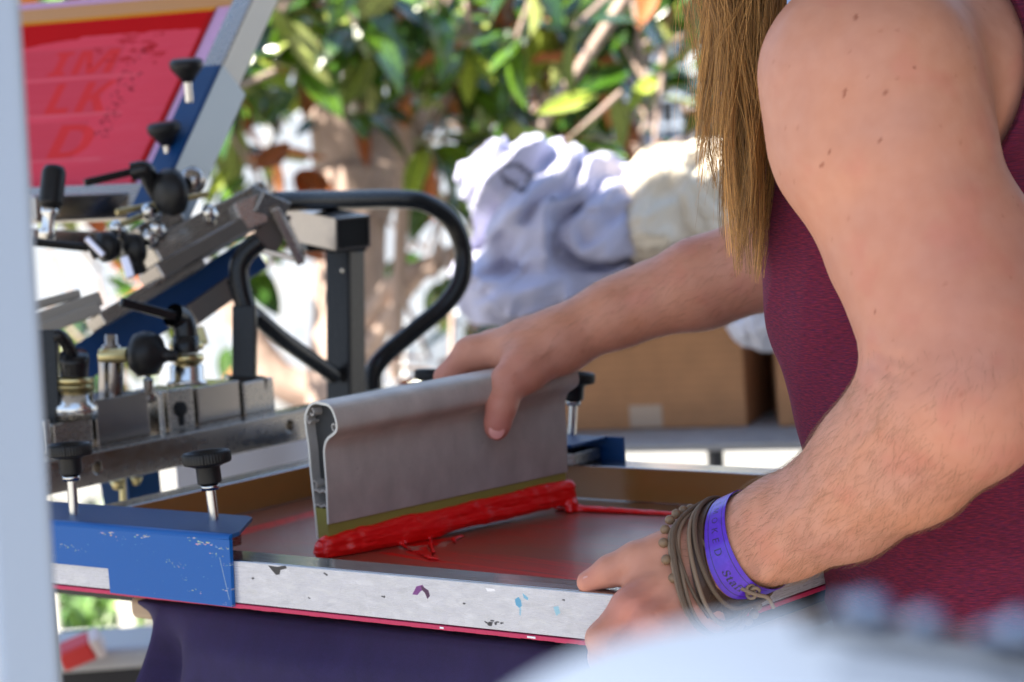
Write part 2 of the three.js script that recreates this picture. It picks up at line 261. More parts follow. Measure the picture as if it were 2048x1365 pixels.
  pairs.forEach((pm, k) => LG.forEach((lg, gi) => {
    const ls = all.filter((l) => !set.has(l) && l.kind === k && l.g === gi); if (!ls.length) return;
    const im = new THREE.InstancedMesh(lg, pm, ls.length); ls.forEach((l, i) => im.setMatrixAt(i, inv.clone().multiply(l.m))); im.name = 'crown'; im.userData.kind = 'stuff'; im.castShadow = im.receiveShadow = true; t.add(im);
  }));
  const tw = []; for (const l of all) if (rnd() < 0.25 && l.tip.z > -7) tw.push(rod(l.c, l.c.clone().add(V(rr(-0.12, 0.12), rr(0.02, 0.2), rr(-0.1, 0.05))), 0.004, 0.006, 6));
  part('twig', mg(tw), barkM, t).userData.kind = 'stuff';
}
// ---------------------------------------------------------------- low planting and white frame, bottom left
{
  const o = A(180, 1262, 6.3); o.y = 0;
  const t = thing('strap_leaf_plant', 'green strap leaved plant low behind the blue clamp arm', 'plant', o), gm = std(C(0.09, 0.19, 0.035), 0.35), gm2 = std(C(0.2, 0.32, 0.09), 0.35);
  for (let i = 0; i < 64; i++) {
    const a = rr(0, 6.28), l = rr(0.14, 0.3), w = rr(0.008, 0.014), b = V(o.x + rr(-0.16, 0.16), 0, o.z + rr(-0.1, 0.1)), dx = Math.cos(a), dz = Math.sin(a), pos = [], idx = [];
    for (let k = 0; k <= 6; k++) { const s = k / 6, r = l * 0.75 * s, y = l * (1.35 * s - 1.0 * s * s), hw = w * (1 - s * s); for (const q of [-1, 1]) for (const th of [0, 1]) pos.push(b.x + dx * r - dz * hw * q, b.y + y + 0.002 * th, b.z + dz * r + dx * hw * q); }
    for (let k = 0; k < 6; k++) { const p = k * 4; idx.push(p, p + 4, p + 2, p + 2, p + 4, p + 6, p + 1, p + 3, p + 5, p + 3, p + 7, p + 5); }
    const g = new THREE.BufferGeometry(); g.setAttribute('position', new THREE.Float32BufferAttribute(pos, 3)); g.setIndex(idx); g.computeVertexNormals(); part('leaf', g, rnd() < 0.4 ? gm2 : gm, t);
  }
  const f = thing('planter_frame', 'pale wooden frame of two uprights in front of the strap leaves', 'frame', A(170, 1265, 5.9).setY(0));
  for (const [x, w] of [[104, 0.02], [250, 0.035]]) { const p = A(x, 1180, 5.9); part('upright', bar(V(p.x, 0, p.z), V(p.x, 0.6, p.z), w, 0.02, V(1, 0, 0), 0.003), std(C(0.8, 0.77, 0.68), 0.7), f); }
  const a = A(85, 1288, 5.9), b = A(330, 1276, 5.9); part('bottom_board', bar(a, b, 0.05, 0.02, V(0, 1, 0), 0.003), std(C(0.45, 0.45, 0.46), 0.7), f);
  const ph = thing('low_shrub', 'dark green low shrub in the shade behind the strap leaves', 'shrub', A(190, 1190, 7).setY(0));
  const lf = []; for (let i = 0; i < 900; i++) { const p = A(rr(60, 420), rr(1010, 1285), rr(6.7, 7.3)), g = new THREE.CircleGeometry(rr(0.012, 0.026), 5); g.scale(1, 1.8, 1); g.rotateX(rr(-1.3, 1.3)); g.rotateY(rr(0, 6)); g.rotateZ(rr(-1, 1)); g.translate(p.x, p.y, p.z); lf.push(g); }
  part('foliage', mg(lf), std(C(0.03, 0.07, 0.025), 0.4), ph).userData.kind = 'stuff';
  const st = []; for (let i = 0; i < 14; i++) { const p = A(rr(80, 400), 1150, 7); st.push(rod(V(p.x, 0, p.z), p, 0.006, 0.003, 6)); } part('stem', mg(st), std(C(0.1, 0.07, 0.04), 0.9), ph);
}
{ // the low grey shelf with a crushed red carton
  const p0 = A(60, 1310, 3.4), p1 = A(330, 1290, 3.4), t = thing('low_shelf', 'dull grey low shelf bar under the press at bottom left', 'shelf', V(p0.x, 0, p0.z));
  part('shelf_board', bar(p0, p1, 0.03, 0.14, V(0, 1, 0), 0.012), std(C(0.36, 0.36, 0.38), 0.45), t);
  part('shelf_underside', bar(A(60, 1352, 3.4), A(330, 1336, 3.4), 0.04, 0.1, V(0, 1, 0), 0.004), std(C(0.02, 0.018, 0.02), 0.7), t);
  for (const x of [70, 320]) { const q = A(x, 1300, 3.45); part('leg', rod(V(q.x, 0, q.z), q.clone().add(V(0, -0.02, 0)), 0.014), std(C(0.05, 0.05, 0.05), 0.5), t); }
  const c = thing('red_carton', 'small crushed red carton with a white end on the low grey shelf', 'carton', A(160, 1300, 3.32));
  part('carton_body', bar(A(120, 1318, 3.3), A(185, 1290, 3.3), 0.028, 0.03, V(0, 1, 0.4), 0.004), std(C(0.55, 0.02, 0.02), 0.4), c);
  part('carton_end', bar(A(184.5, 1290.5, 3.3), A(204, 1281, 3.3), 0.03, 0.032, V(0, 1, 0.4), 0.004), std(C(0.6, 0.5, 0.48), 0.5), c);
}
// ---------------------------------------------------------------- table, boxes and clothes behind
const TY = 0.79;
{
  const a = A(1080, 880, 3.62), b = A(1900, 918, 3.42); a.y = b.y = TY; const dir = b.clone().sub(a).normalize(), back = V(dir.z, 0, -dir.x); if (back.z > 0) back.negate();
  const t = thing('folding_table', 'grey topped folding table carrying cardboard boxes behind the press', 'table', a.clone().setY(0));
  const mid = a.clone().addScaledVector(dir, 0.45).addScaledVector(back, 0.32); mid.y = TY - 0.006;
  const g = rbox(1.5, 0.012, 0.64, 0.004); g.rotateY(Math.atan2(-dir.z, dir.x)); g.translate(mid.x, mid.y, mid.z);
  const tt = tex(256, 256, (i, j) => { const n = 150 + 30 * fbm(i / 20, j / 20, 4, 4) + 30 * (rnd() - 0.5); return [n, n, n * 1.02]; }); tt.repeat.set(3, 2);
  part('tabletop', g, std(C(0.95, 0.94, 0.92), 0.6, 0, { map: tt }), t);
  for (const [s, q] of [[0.245, 0.02], [1.15, 0.05], [-0.25, 0.05], [-0.25, 0.55], [1.15, 0.55]]) { const p = a.clone().addScaledVector(dir, s).addScaledVector(back, q); part('leg', rod(V(p.x, 0, p.z), V(p.x, TY - 0.0125, p.z), 0.011), std(C(0.03, 0.03, 0.035), 0.5), t); }
  const cardT = tex(256, 256, (i, j) => { const n = 178 + 18 * fbm(i / 30, j / 60, 8, 4) + 10 * Math.sin(j / 2.4) * 0.4 + 12 * (rnd() - 0.5); return [n, n * 0.74, n * 0.52]; });
  const card = std(C(0.95, 0.92, 0.90), 0.85, 0, { map: cardT }), tp = std(C(0.46, 0.34, 0.25), 0.3);
  const boxOn = (label, c, w, h, d, ry, tapeAt) => {
    const o = thing('cardboard_box', label, 'box', V(c.x, TY + 0.001, c.z)), cx = Math.cos(ry), sx = Math.sin(ry), W = (x, y, z) => V(c.x + x * cx + z * sx, TY + 0.001 + y, c.z - x * sx + z * cx);
    const wall = (x0, x1, z0, z1, y0, y1) => rbox(x1 - x0, y1 - y0, z1 - z0, 0.002).translate((x0 + x1) / 2, (y0 + y1) / 2, (z0 + z1) / 2).rotateY(ry).translate(c.x, TY + 0.001, c.z), e = 0.004;
    part('front_panel', wall(-w / 2, w / 2, d / 2 - e, d / 2, 0, h), card, o); part('back_panel', wall(-w / 2, w / 2, -d / 2, -d / 2 + e, 0, h), card, o);
    part('side_panel', wall(-w / 2, -w / 2 + e, -d / 2 + e, d / 2 - e, 0, h), card, o); part('side_panel', wall(w / 2 - e, w / 2, -d / 2 + e, d / 2 - e, 0, h), card, o);
    part('bottom_panel', wall(-w / 2 + e, w / 2 - e, -d / 2 + e, d / 2 - e, 0, e), card, o);
    part('top_flap', wall(-w / 2, w / 2, 0.001, d / 2, h, h + e), card, o); part('top_flap', wall(-w / 2, w / 2, -d / 2, -0.001, h, h + e), card, o);
    if (tapeAt !== undefined) part('tape', wall(tapeAt - 0.024, tapeAt + 0.024, d / 2, d / 2 + 0.0012, 0.002, 0.034), tp, o);
    return W;
  };
  const f0 = A(1494, 850, 3.66); // near right-hand lower corner of the first box
  const ry = -0.32, w1 = 0.33, d1 = 0.24, c1 = V(f0.x - (w1 / 2) * Math.cos(ry) - (d1 / 2) * Math.sin(ry), 0, f0.z + (w1 / 2) * Math.sin(ry) - (d1 / 2) * Math.cos(ry));
  boxOn('brown cardboard box with clear tape at its foot, under the heap of shirts', c1, w1, 0.205, d1, ry, 0.02);
  const f1 = A(1575, 868, 3.6), c2 = V(f1.x + 0.17, 0, f1.z - 0.13); boxOn('brown cardboard box behind the maroon tank top, right of the taped box', c2, 0.34, 0.17, 0.22, -0.06);
  // heap of pale shirts
  const heap = (name, label, cat, blobs, lo, hi, amp, freq, mat, col, k = 0.03, cuts = []) => {
    const o = thing(name, label, cat, blobs[0][0].clone());
    const f = (p) => { let r = 1e3; for (const [c, rx, ry2, rz] of blobs) { const x = (p.x - c.x) / rx, y = (p.y - c.y) / ry2, z = (p.z - c.z) / rz, q = Math.hypot(x, y, z); r = smin(r, (q - 1) * Math.min(rx, ry2, rz), k); }
      for (const [c, rx, ry2, rz] of cuts) { const q = Math.hypot((p.x - c.x) / rx, (p.y - c.y) / ry2, (p.z - c.z) / rz); r = -smin(-r, (q - 1) * Math.min(rx, ry2, rz), 0.02); }
      if (r > 0.08) return r; const wx = fbm(p.x * freq * 0.5, p.y * freq * 0.5, p.z * freq * 0.5 + 3, 2), ac = p.x * 0.8 - p.y * 0.6 + p.z * 0.3, al = p.x * 0.6 + p.y * 0.8, a = Math.abs(N3(ac * freq * 1.5 + wx * 2.5, al * freq * 0.5 + wx * 2, p.z * freq * 0.6)), b = Math.abs(N3(ac * freq * 3.4 + 7, al * freq * 1.3 + wx * 4, p.z * freq * 1.5)); return r * 0.8 - amp * (0.55 - a * 1.6) - amp * 0.35 * (0.4 - b * 1.4); };
    const g = tint(meshField(f, lo, hi, 0.005), col); part('cloth', g, mat, o); return o;
  };
  const cloth = std(C(1, 1, 1), 0.85, 0, { vertexColors: true, sheen: 0.2 });
  const d = 3.72, c = (x, y, dd = d) => A(x, y, dd);
  const lav = (p) => { const q = p.clone().project(camera), x = 1024 + q.x * 1024, y = 682.5 - q.y * 682.5; void x; void y; return [0.46, 0.46, 0.60]; };
  const heapO = heap('shirt_heap', 'heap of pale lavender printed shirts slumped over the box, half in sun', 'shirts', [[c(1125, 420), 0.098, 0.062, 0.085], [c(1052, 445, 3.68), 0.055, 0.09, 0.075], [c(1165, 385, 3.8), 0.074, 0.044, 0.085], [c(1090, 540), 0.11, 0.055, 0.09], [c(1022, 590, 3.68), 0.05, 0.04, 0.06], [c(1190, 490), 0.085, 0.08, 0.09], [c(1050, 345), 0.07, 0.036, 0.07], [c(1140, 590), 0.07, 0.03, 0.07]], A(860, 720, 3.75).add(V(0, 0, -0.25)), A(1420, 220, 3.75).add(V(0, 0, 0.25)), 0.025, 10, cloth, lav, 0.022, [[c(1002, 492, 3.6), 0.016, 0.03, 0.06], [c(1175, 425, 3.62), 0.07, 0.012, 0.06], [c(1090, 620, 3.6), 0.03, 0.02, 0.05], [c(1150, 530, 3.62), 0.09, 0.008, 0.05]]);
  { // printed emblem on the upper shirt: a dark outlined lozenge pressed onto the cloth
    const ring = [], cc = c(1034, 352, 3.62); for (const [x0, y0, x1, y1, th] of [[1000, 338, 1030, 328, 7], [1030, 328, 1066, 352, 9], [1066, 352, 1044, 384, 9], [1044, 384, 1004, 352, 6], [1000, 338, 1012, 372, 6], [1004, 300, 1022, 312, 5]]) ring.push([A(x0, y0, 3.6), A(x1, y1, 3.6), th * 3.6 / FPX / 2]); void cc;
    const m = heapO.children[0], P = m.geometry.attributes.position, K = m.geometry.attributes.color, p = V(0, 0, 0), o = heapO.position;
    for (let i = 0; i < P.count; i++) { p.fromBufferAttribute(P, i).add(o); let dd = 1; for (const [a, b, r] of ring) { const ab = b.clone().sub(a), ap = p.clone().sub(a); ab.z = 0; ap.z = 0; const s = clamp(ap.dot(ab) / ab.lengthSq()); dd = Math.min(dd, Math.hypot(ap.x - ab.x * s, ap.y - ab.y * s) - r); } if (p.z > -3.70 && dd < 0) K.setXYZ(i, 0.06, 0.055, 0.08); }
  }
  heap('cloth_bundle', 'crumpled cream cloth bundle beside the shirt heap, behind the hair', 'cloth', [[c(1340, 420, 3.7), 0.07, 0.085, 0.07], [c(1420, 370, 3.75), 0.09, 0.06, 0.08], [c(1310, 460, 3.66), 0.04, 0.04, 0.05], [c(1420, 470, 3.75), 0.08, 0.07, 0.08]], A(1200, 620, 3.75).add(V(0, 0, -0.25)), A(1580, 240, 3.75).add(V(0, 0, 0.25)), 0.014, 22, cloth, () => [0.66, 0.58, 0.46], 0.02);
  heap('grey_cloth', 'pale grey cloth hanging over the second box beside the torso', 'cloth', [[c(1535, 640, 3.5), 0.045, 0.035, 0.05], [c(1570, 620, 3.52), 0.07, 0.05, 0.06]], A(1420, 740, 3.55).add(V(0, 0, -0.15)), A(1700, 540, 3.55).add(V(0, 0, 0.15)), 0.008, 24, cloth, () => [0.55, 0.55, 0.62], 0.02);
}
// ---------------------------------------------------------------- screen printing press
const MH = (h) => h;
const pressT = thing('printing_press', 'manual screen printing press with blue clamp arms and grey metal carriage', 'printing press', L(-0.28, -0.926, 0.5));
const chip = canvasTex(1024, 256, (g, w, h) => {
  g.fillStyle = 'rgb(0,84,160)'; g.fillRect(0, 0, w, h);
  const blot = (x, y, s, c, n = 7) => { g.fillStyle = c; g.beginPath(); for (let i = 0; i < n; i++) { const a = (i / n) * 6.283, r = s * rr(0.35, 1.15); g[i ? 'lineTo' : 'moveTo'](x + Math.cos(a) * r * 1.5, y + Math.sin(a) * r * 0.8); } g.fill(); };
  for (let i = 0; i < 900; i++) blot(rr(0, w), rr(0, h), rr(0.6, 1.6), `rgba(${rnd() < 0.5 ? '90,140,190' : '0,70,130'},${rr(0.1, 0.4)})`, 5);
  for (let i = 0; i < 60; i++) blot(rr(0, w), rr(0, h), rr(0.8, 2), `rgba(150,${150 + rr(0, 40)},${160 + rr(0, 30)},0.85)`);
  for (const [x, y, n, s] of [[0.66, 0.1, 14, 5], [0.70, 0.16, 5, 3], [0.76, 0.09, 16, 4.5], [0.90, 0.07, 10, 3.5], [0.93, 0.12, 26, 5], [0.98, 0.16, 12, 4], [0.985, 0.4, 10, 3], [0.99, 0.75, 14, 3], [0.965, 0.28, 8, 4], [0.84, 0.42, 9, 3.6], [0.86, 0.48, 9, 4.4], [0.54, 0.34, 14, 3.6], [0.58, 0.38, 8, 3], [0.78, 0.32, 4, 2], [0.87, 0.66, 4, 2.4], [0.89, 0.82, 6, 3.6], [0.75, 0.5, 3, 2.4], [0.5, 0.5, 3, 3], [0.44, 0.52, 3, 2.6], [0.99, 0.95, 6, 3]]) for (let i = 0; i < n; i++) blot(x * w + rr(-22, 22), y * h + rr(-7, 7), s * rr(0.25, 0.85), `rgb(${165 + rr(-30, 30)},${155 + rr(-30, 30)},${155 + rr(-30, 40)})`);
  g.strokeStyle = 'rgba(190,170,170,0.7)'; g.lineWidth = 2; for (const q of [[0.968, 0.3, 0.985, 0.9], [0.1, 0.2, 0.2, 0.22]]) { g.beginPath(); g.moveTo(q[0] * w, q[1] * h); g.lineTo(q[2] * w, q[3] * h); g.stroke(); }
});
const chipM = std(C(1, 1, 1), 0.4, 0, { map: chip, specularIntensity: 0.6 });
{
  // ------ near side arm: bent channel with a notched web and a slanted top flange
  const t = pressT;
  const web = new THREE.Shape([[-0.24, 0.0185], [0.1025, 0.0185], [0.1025, -0.0005], [0.236, -0.0015], [0.2385, 0.0485], [-0.24, 0.0495]].map((q) => new THREE.Vector2(...q)));
  const g = new THREE.ExtrudeGeometry(web, { depth: 0.0028, bevelEnabled: true, bevelSize: 0.0004, bevelThickness: 0.0004, bevelSegments: 2 });
  { const P = g.attributes.position, U = g.attributes.uv; for (let i = 0; i < P.count; i++) U.setXY(i, (P.getX(i) + 0.16) / 0.4, (P.getY(i) + 0.002) / 0.053); }
  g.translate(0, 0, 0.0015).applyMatrix4(MP); // v = -0.0015 .. -0.0043
  const arm = part('clamp_arm', g, chipM, t, 'bright blue chipped clamp arm nearest the camera');
  const bend = []; for (let i = 0; i <= 8; i++) { const a = (i / 8) * Math.PI / 2; bend.push([0.0004 + 0.004 * Math.cos(a), 0.0490 + 0.0035 * Math.sin(a)]); }
  const bs = new THREE.Shape([...bend, [0, 0.0497], [0.0016, 0.0490]].map((q) => new THREE.Vector2(...q)));
  const bg = new THREE.ExtrudeGeometry(bs, { depth: 0.478, bevelEnabled: false }); bg.rotateY(Math.PI / 2); // shape x -> -z(v+), so mirror to keep the bend outside
  { const P = bg.attributes.position; for (let i = 0; i < P.count; i++) { const x = P.getX(i), z = P.getZ(i); P.setXYZ(i, x - 0.24, P.getY(i), -z); } bg.computeVertexNormals(); }
  const bu = bg.attributes.uv, bp = bg.attributes.position; for (let i = 0; i < bu.count; i++) bu.setXY(i, (bp.getX(i) + 0.16) / 0.4, 0.97); bg.applyMatrix4(MP);
  part('bend', bg, chipM, arm);
  const fl = new THREE.Shape([[-0.24, -0.0003], [0.238, -0.0003], [0.2365, -0.008], [0.200, -0.058], [0.192, -0.062], [-0.24, -0.062]].map((q) => new THREE.Vector2(...q)));
  const fg = new THREE.ExtrudeGeometry(fl, { depth: 0.0026, bevelEnabled: true, bevelSize: 0.0003, bevelThickness: 0.0003, bevelSegments: 1 });
  { const P = fg.attributes.position, U = fg.attributes.uv; for (let i = 0; i < P.count; i++) { const x = P.getX(i), y = P.getY(i), z = P.getZ(i); P.setXYZ(i, x, 0.0498 + z, y); U.setXY(i, (x + 0.16) / 0.4, 0.4 + y * 3); } fg.computeVertexNormals(); fg.applyMatrix4(MP); }
  const flange = part('flange', fg, M.blue, arm); void flange;
  part('pressure_pad', mg([pbox(0.13, 0.2, 0.0335, 0.0445, 0.004, 0.046, 0.001), pbox(-0.03, 0.06, 0.0335, 0.0445, 0.004, 0.046, 0.001)]), M.alu, t);
  // ------ far side arm
  const webF = pbox(-0.085, 0.243, 0.0, 0.053, 0.474, 0.477, 0.001); part('clamp_arm', webF, M.blue, t, 'blue clamp arm on the far side of the screen');
  part('flange', pbox(-0.085, 0.225, 0.0502, 0.0532, 0.424, 0.4735, 0.001), M.blue, t.children[t.children.length - 1]);
  part('pressure_pad', mg([pbox(0.15, 0.222, 0.034, 0.0445, 0.43, 0.468, 0.001)]), M.alu, t);
  // ------ clamp screws with ribbed round knobs
  const knob = (foot, top, r, seg = 72) => {
    foot = P3(foot); top = P3(top); const ax = top.clone().sub(foot).normalize(), hub0 = top.clone().addScaledVector(ax, -0.026);
    const s = part('clamp_screw', mg([thread(foot.clone().addScaledVector(ax, -0.014), hub0.clone().addScaledVector(ax, 0.002), 0.0042), turned(hub0.clone().addScaledVector(ax, -0.005), hub0, [[0, 0], [0.0075, 0], [0.0075, 0.005], [0, 0.005]], 6)]), M.bright, t);
    const q = turned(hub0, top, [[0, 0], [r * 0.46, 0], [r * 0.5, 0.001], [r * 0.5, 0.0125], [r * 0.7, 0.014], [r * 0.96, 0.0155], [r, 0.017], [r, 0.0225], [r * 0.95, 0.0245], [r * 0.86, 0.0242], [r * 0.78, 0.0215], [r * 0.3, 0.0205], [0, 0.0205]], 144, (d) => 1);
    const P = q.attributes.position, w = V(0, 0, 0), n = V(0, 0, 0); // ribs round the rim
    for (let i = 0; i < P.count; i++) { w.fromBufferAttribute(P, i).sub(hub0); const h = w.dot(ax); n.copy(w).addScaledVector(ax, -h); const rad = n.length(); if (rad > r * 0.9 && h > 0.015) { const k = (Math.floor(i / 13) % 3 === 0) ? 0.965 : 1; n.multiplyScalar(k - 1); P.setXYZ(i, P.getX(i) + n.x, P.getY(i) + n.y, P.getZ(i) + n.z); } }
    q.computeVertexNormals(); part('knob', q, M.black, s); return s;
  };
  const b1 = on(147, 1030, 'w', 0.0525), b2 = on(428, 1041, 'w', 0.0525), b3 = on(1143, 866, 'w', 0.0535), b4 = on(862, 850, 'w', 0.0535);
  const up = (b, px, py) => { const f = L(...b), d = -f.clone().applyMatrix4(camera.matrixWorldInverse).z; return [f, A(px, py, d - 0.004)]; };
  knob(...up(b1, 137, 884), 0.0182); knob(...up(b2, 411, 900), 0.0188); knob(...up(b3, 1150, 742), 0.0185); knob(...up(b4, 868, 738), 0.0185);
  // ------ cross bar with drilled holes
  const sh = new THREE.Shape([[-0.1, 0.0435], [0.62, 0.0435], [0.62, 0.0705], [-0.1, 0.0705]].map((q) => new THREE.Vector2(...q)));
  for (const [px, py] of [[193, 936], [578, 852]]) { const q = on(px, py, 'u', -0.12), h = new THREE.Path(); h.absarc(q[2], q[1], 0.0062, 0, Math.PI * 2, true); sh.holes.push(h); }
  const cb = new THREE.ExtrudeGeometry(sh, { depth: 0.0265, bevelEnabled: true, bevelSize: 0.001, bevelThickness: 0.001, bevelSegments: 2 }); cb.rotateY(Math.PI / 2); cb.translate(-0.1465, 0, 0); cb.applyMatrix4(MP);
  const cbm = part('cross_bar', cb, M.alu, t);
  for (const [px, py] of [[193, 936], [578, 852]]) { const q = on(px, py, 'u', -0.135); part('socket_screw', turned(L(-0.143, q[1], q[2]), L(-0.128, q[1], q[2]), [[0, 0], [0.006, 0], [0.006, 0.012], [0.0035, 0.012], [0.003, 0.006], [0, 0.006]], 24), M.blackSteel, cbm); }
  // ------ carriage: hinge blocks standing behind the bar
  const blk = (x0, y0, x1, y1, u, th, m, nm = 'hinge_block') => { const a = on(x0, y0, 'u', u), b = on(x1, y1, 'u', u); return part(nm, pbox(u - th, u, Math.min(a[1], b[1]), Math.max(a[1], b[1]), a[2], b[2], 0.0015), m, t); };
  blk(85, 842, 105, 905, -0.1475, 0.012, M.bright, 'end_plate'); blk(106, 850, 188, 892, -0.148, 0.05, M.alu); blk(189, 802, 303, 880, -0.152, 0.05, M.steel);
  blk(316, 788, 332, 872, -0.149, 0.006, M.bright, 'spacer_plate'); blk(334, 782, 392, 862, -0.15, 0.045, M.alu); blk(393, 776, 484, 842, -0.155, 0.045, M.steel); blk(486, 766, 552, 826, -0.152, 0.05, M.alu);
  const hq = on(362, 818, 'u', -0.149); part('keyhole', mg([turned(L(-0.152, hq[1], hq[2]), L(-0.1478, hq[1], hq[2]), [[0, 0], [0.0068, 0], [0.0068, 0.0042], [0, 0.0042]], 24), pbox(-0.152, -0.1482, hq[1] - 0.016, hq[1] - 0.003, hq[2] - 0.003, hq[2] + 0.003)]), M.hole, t);
  part('back_rail', pbox(-0.24, -0.21, 0.05, 0.086, 0.0, 0.42, 0.002), M.steel, t);
  // ------ levers, posts and adjusters on the carriage
  const D = 2.4;
  part('black_side_plate', bar([92, 660, 2.33], [100, 850, 2.33], 0.02, 0.016, V(1, 0, 0)), M.blackSteel, t);
  const lever = (pts, foot, name = 'clamp_lever') => {
    const l = part(name, mg([tube(pts, 0.0058, 24, 10), turned(pts[pts.length - 1], foot, [[0, -0.006], [0.0125, -0.006], [0.0135, 0], [0.011, 0.02], [0.011, 0.034], [0, 0.034]], 24)]), M.blackSteel, t); return l;
  };
  lever([[108, 672, 2.3], [118, 672, 2.3], [134, 690, 2.31], [148, 720, 2.32]], [150, 770, 2.33]);
  part('washer', turned([150, 762, 2.33], [150, 740, 2.33], [[0, -0.004], [0.016, -0.004], [0.0165, 0.0], [0.016, 0.003], [0, 0.003]], 24), M.brass, t); part('washer', turned([150, 776, 2.33], [150, 750, 2.33], [[0, -0.002], [0.0165, -0.002], [0.0165, 0.003], [0, 0.003]], 24), M.brass, t);
  part('chrome_base', turned([152, 840, 2.33], [150, 770, 2.33], [[0, 0], [0.0195, 0], [0.0195, 0.012], [0.0155, 0.014], [0.0155, 0.026], [0, 0.026]], 32), M.bright, t);
  part('post', turned([222, 806, 2.38], [222, 690, 2.38], [[0, 0], [0.0115, 0], [0.0115, 0.045], [0.009, 0.046], [0.009, 0.052], [0.006, 0.053], [0.006, 0.062], [0, 0.062]], 24), M.steel, t);
  part('eye_bolt', mg([rod([205, 713, 2.375], [258, 710, 2.36], 0.0068), turned([222, 716, 2.378], [222, 702, 2.378], [[0.006, -0.004], [0.0115, -0.004], [0.0125, 0.002], [0.0115, 0.008], [0.006, 0.008]], 24)]), M.brass, t);
  part('round_knob', turned([262, 706, 2.37], [345, 712, 2.36], [[0, 0], [0.008, 0.0], [0.017, 0.003], [0.0205, 0.010], [0.0205, 0.018], [0.017, 0.026], [0.008, 0.031], [0.0055, 0.036], [0.0045, 0.044], [0, 0.044]], 36), M.black, t);
  part('knob_collar', turned([296, 752, 2.37], [294, 735, 2.37], [[0, 0], [0.010, 0], [0.014, 0.006], [0.014, 0.012], [0, 0.012]], 24), M.brass, t);
  part('knob_stem', turned([296, 796, 2.4], [296, 745, 2.38], [[0, 0], [0.008, 0], [0.008, 0.006], [0.0045, 0.008], [0.0045, 0.022], [0, 0.022]], 20), M.steel, t);
  const lv = part('clamp_lever', mg([bar([240, 604, 2.34], [352, 634, 2.37], 0.0085, 0.007, V(0, 1, 0), 0.002), tube([[345, 630, 2.37], [362, 640, 2.38], [370, 660, 2.38], [371, 692, 2.38]], 0.0112, 16, 14), turned([371, 672, 2.38], [372, 720, 2.38], [[0, 0], [0.0122, 0], [0.0122, 0.014], [0.010, 0.016], [0, 0.016]], 24)]), M.blackSteel, t); void lv;
  for (const y of [693, 718]) part('washer', turned([372, y + 5, 2.39], [372, y - 15, 2.39], [[0, -0.001], [0.0145, -0.001], [0.0165, 0.003], [0.0145, 0.007], [0, 0.007]], 28), M.brass, t);
  part('chrome_base', turned([374, 772, 2.4], [373, 720, 2.4], [[0, 0], [0.0185, 0], [0.0185, 0.004], [0.0155, 0.005], [0.0155, 0.018], [0.011, 0.0215], [0, 0.0215]], 32), M.bright, t);
  // ------ black upright stub and bracket in the middle
  part('upright_stub', bar([489, 775, 2.52], [489, 612, 2.52], 0.0225, 0.02, V(1, 0, 0), 0.002), M.blackSteel, t);
  part('stub_foot', bar([452, 764, 2.51], [530, 766, 2.52], 0.012, 0.024, V(0, 1, 0)), M.blackSteel, t);
  part('elbow_bracket', tube([[520, 482, 2.55], [490, 508, 2.55], [478, 535, 2.55], [484, 590, 2.55], [500, 640, 2.55]], 0.0098, 24, 12), M.blackSteel, t);
  // ------ bent black tube hoop and square upright
  part('tube_hoop', tube([[548, 404, 2.62], [600, 402, 2.65], [700, 400, 2.72], [800, 399, 2.78], [850, 406, 2.8], [900, 440, 2.82], [925, 495, 2.83], [922, 560, 2.83], [890, 610, 2.83], [830, 660, 2.82], [760, 722, 2.8], [746, 748, 2.8], [746, 790, 2.8], [748, 860, 2.8]], 0.0102, 120, 14), M.blackSteel, t);
  part('tube_hoop', tube([[470, 560, 2.56], [488, 610, 2.57], [520, 640, 2.59], [560, 675, 2.62], [620, 718, 2.68], [668, 752, 2.72]], 0.0085, 60, 14), M.blackSteel, t);
  const pTop = A(690, 500, 2.74), pLow = A(692, 800, 2.74); const dn = pLow.clone().sub(pTop).normalize();
  part('upright', bar(pTop, pLow.clone().addScaledVector(dn, 0.72), 0.031, 0.031, V(1, 0, 0.6), 0.003), M.blackSteel, t);
  part('upright_cap', bar([600, 492, 2.7], [720, 492, 2.735], 0.011, 0.034, V(0, 1, 0), 0.002), M.blackSteel, t);
  part('rivet', turned([687, 540, 2.725], [687, 540, 2.71], [[0, 0], [0.0035, 0], [0.003, 0.002], [0, 0.003]], 16), M.bright, t);
  // open square tube lying on the upright, its sawn end dark inside
  { const a = A(575, 438, 2.74), b = A(706, 466, 2.64), dir = b.clone().sub(a), len = dir.length(), s = 0.026, o = new THREE.Shape([[-s, -s], [s, -s], [s, s], [-s, s]].map((q) => new THREE.Vector2(q[0] / 1.0, q[1] / 1.0))), i = new THREE.Path([[-s + 0.003, -s + 0.003], [-s + 0.003, s - 0.003], [s - 0.003, s - 0.003], [s - 0.003, -s + 0.003]].map((q) => new THREE.Vector2(...q))); o.holes.push(i);
    const g = new THREE.ExtrudeGeometry(o, { depth: len, bevelEnabled: false }); g.scale(0.8, 0.62, 1); const z = dir.clone().normalize(), y = V(0, 1, 0), x = y.clone().cross(z).normalize(); y.crossVectors(z, x); g.applyMatrix4(new THREE.Matrix4().makeBasis(x, y, z).setPosition(a)); part('square_tube', g, M.steel, t); part('tube_inside', rbox(0.037, 0.0285, 0.002, 0.0005).applyMatrix4(new THREE.Matrix4().makeBasis(x, y, z).setPosition(a.clone().addScaledVector(z, len - 0.004))), M.hole, t); }
  // ------ second arm, lifted: blue channel with metal strips, tilted up to the right
  const upv = V(-0.5, 0.86, 0);
  part('lifted_arm', bar([60, 790, 2.5], [505, 512, 2.66], 0.036, 0.03, upv, 0.002), M.blue, t, 'dark blue second arm, tilted upwards');
  part('arm_strip', bar([190, 648, 2.5], [392, 528, 2.58], 0.014, 0.032, upv, 0.002), M.alu, t);
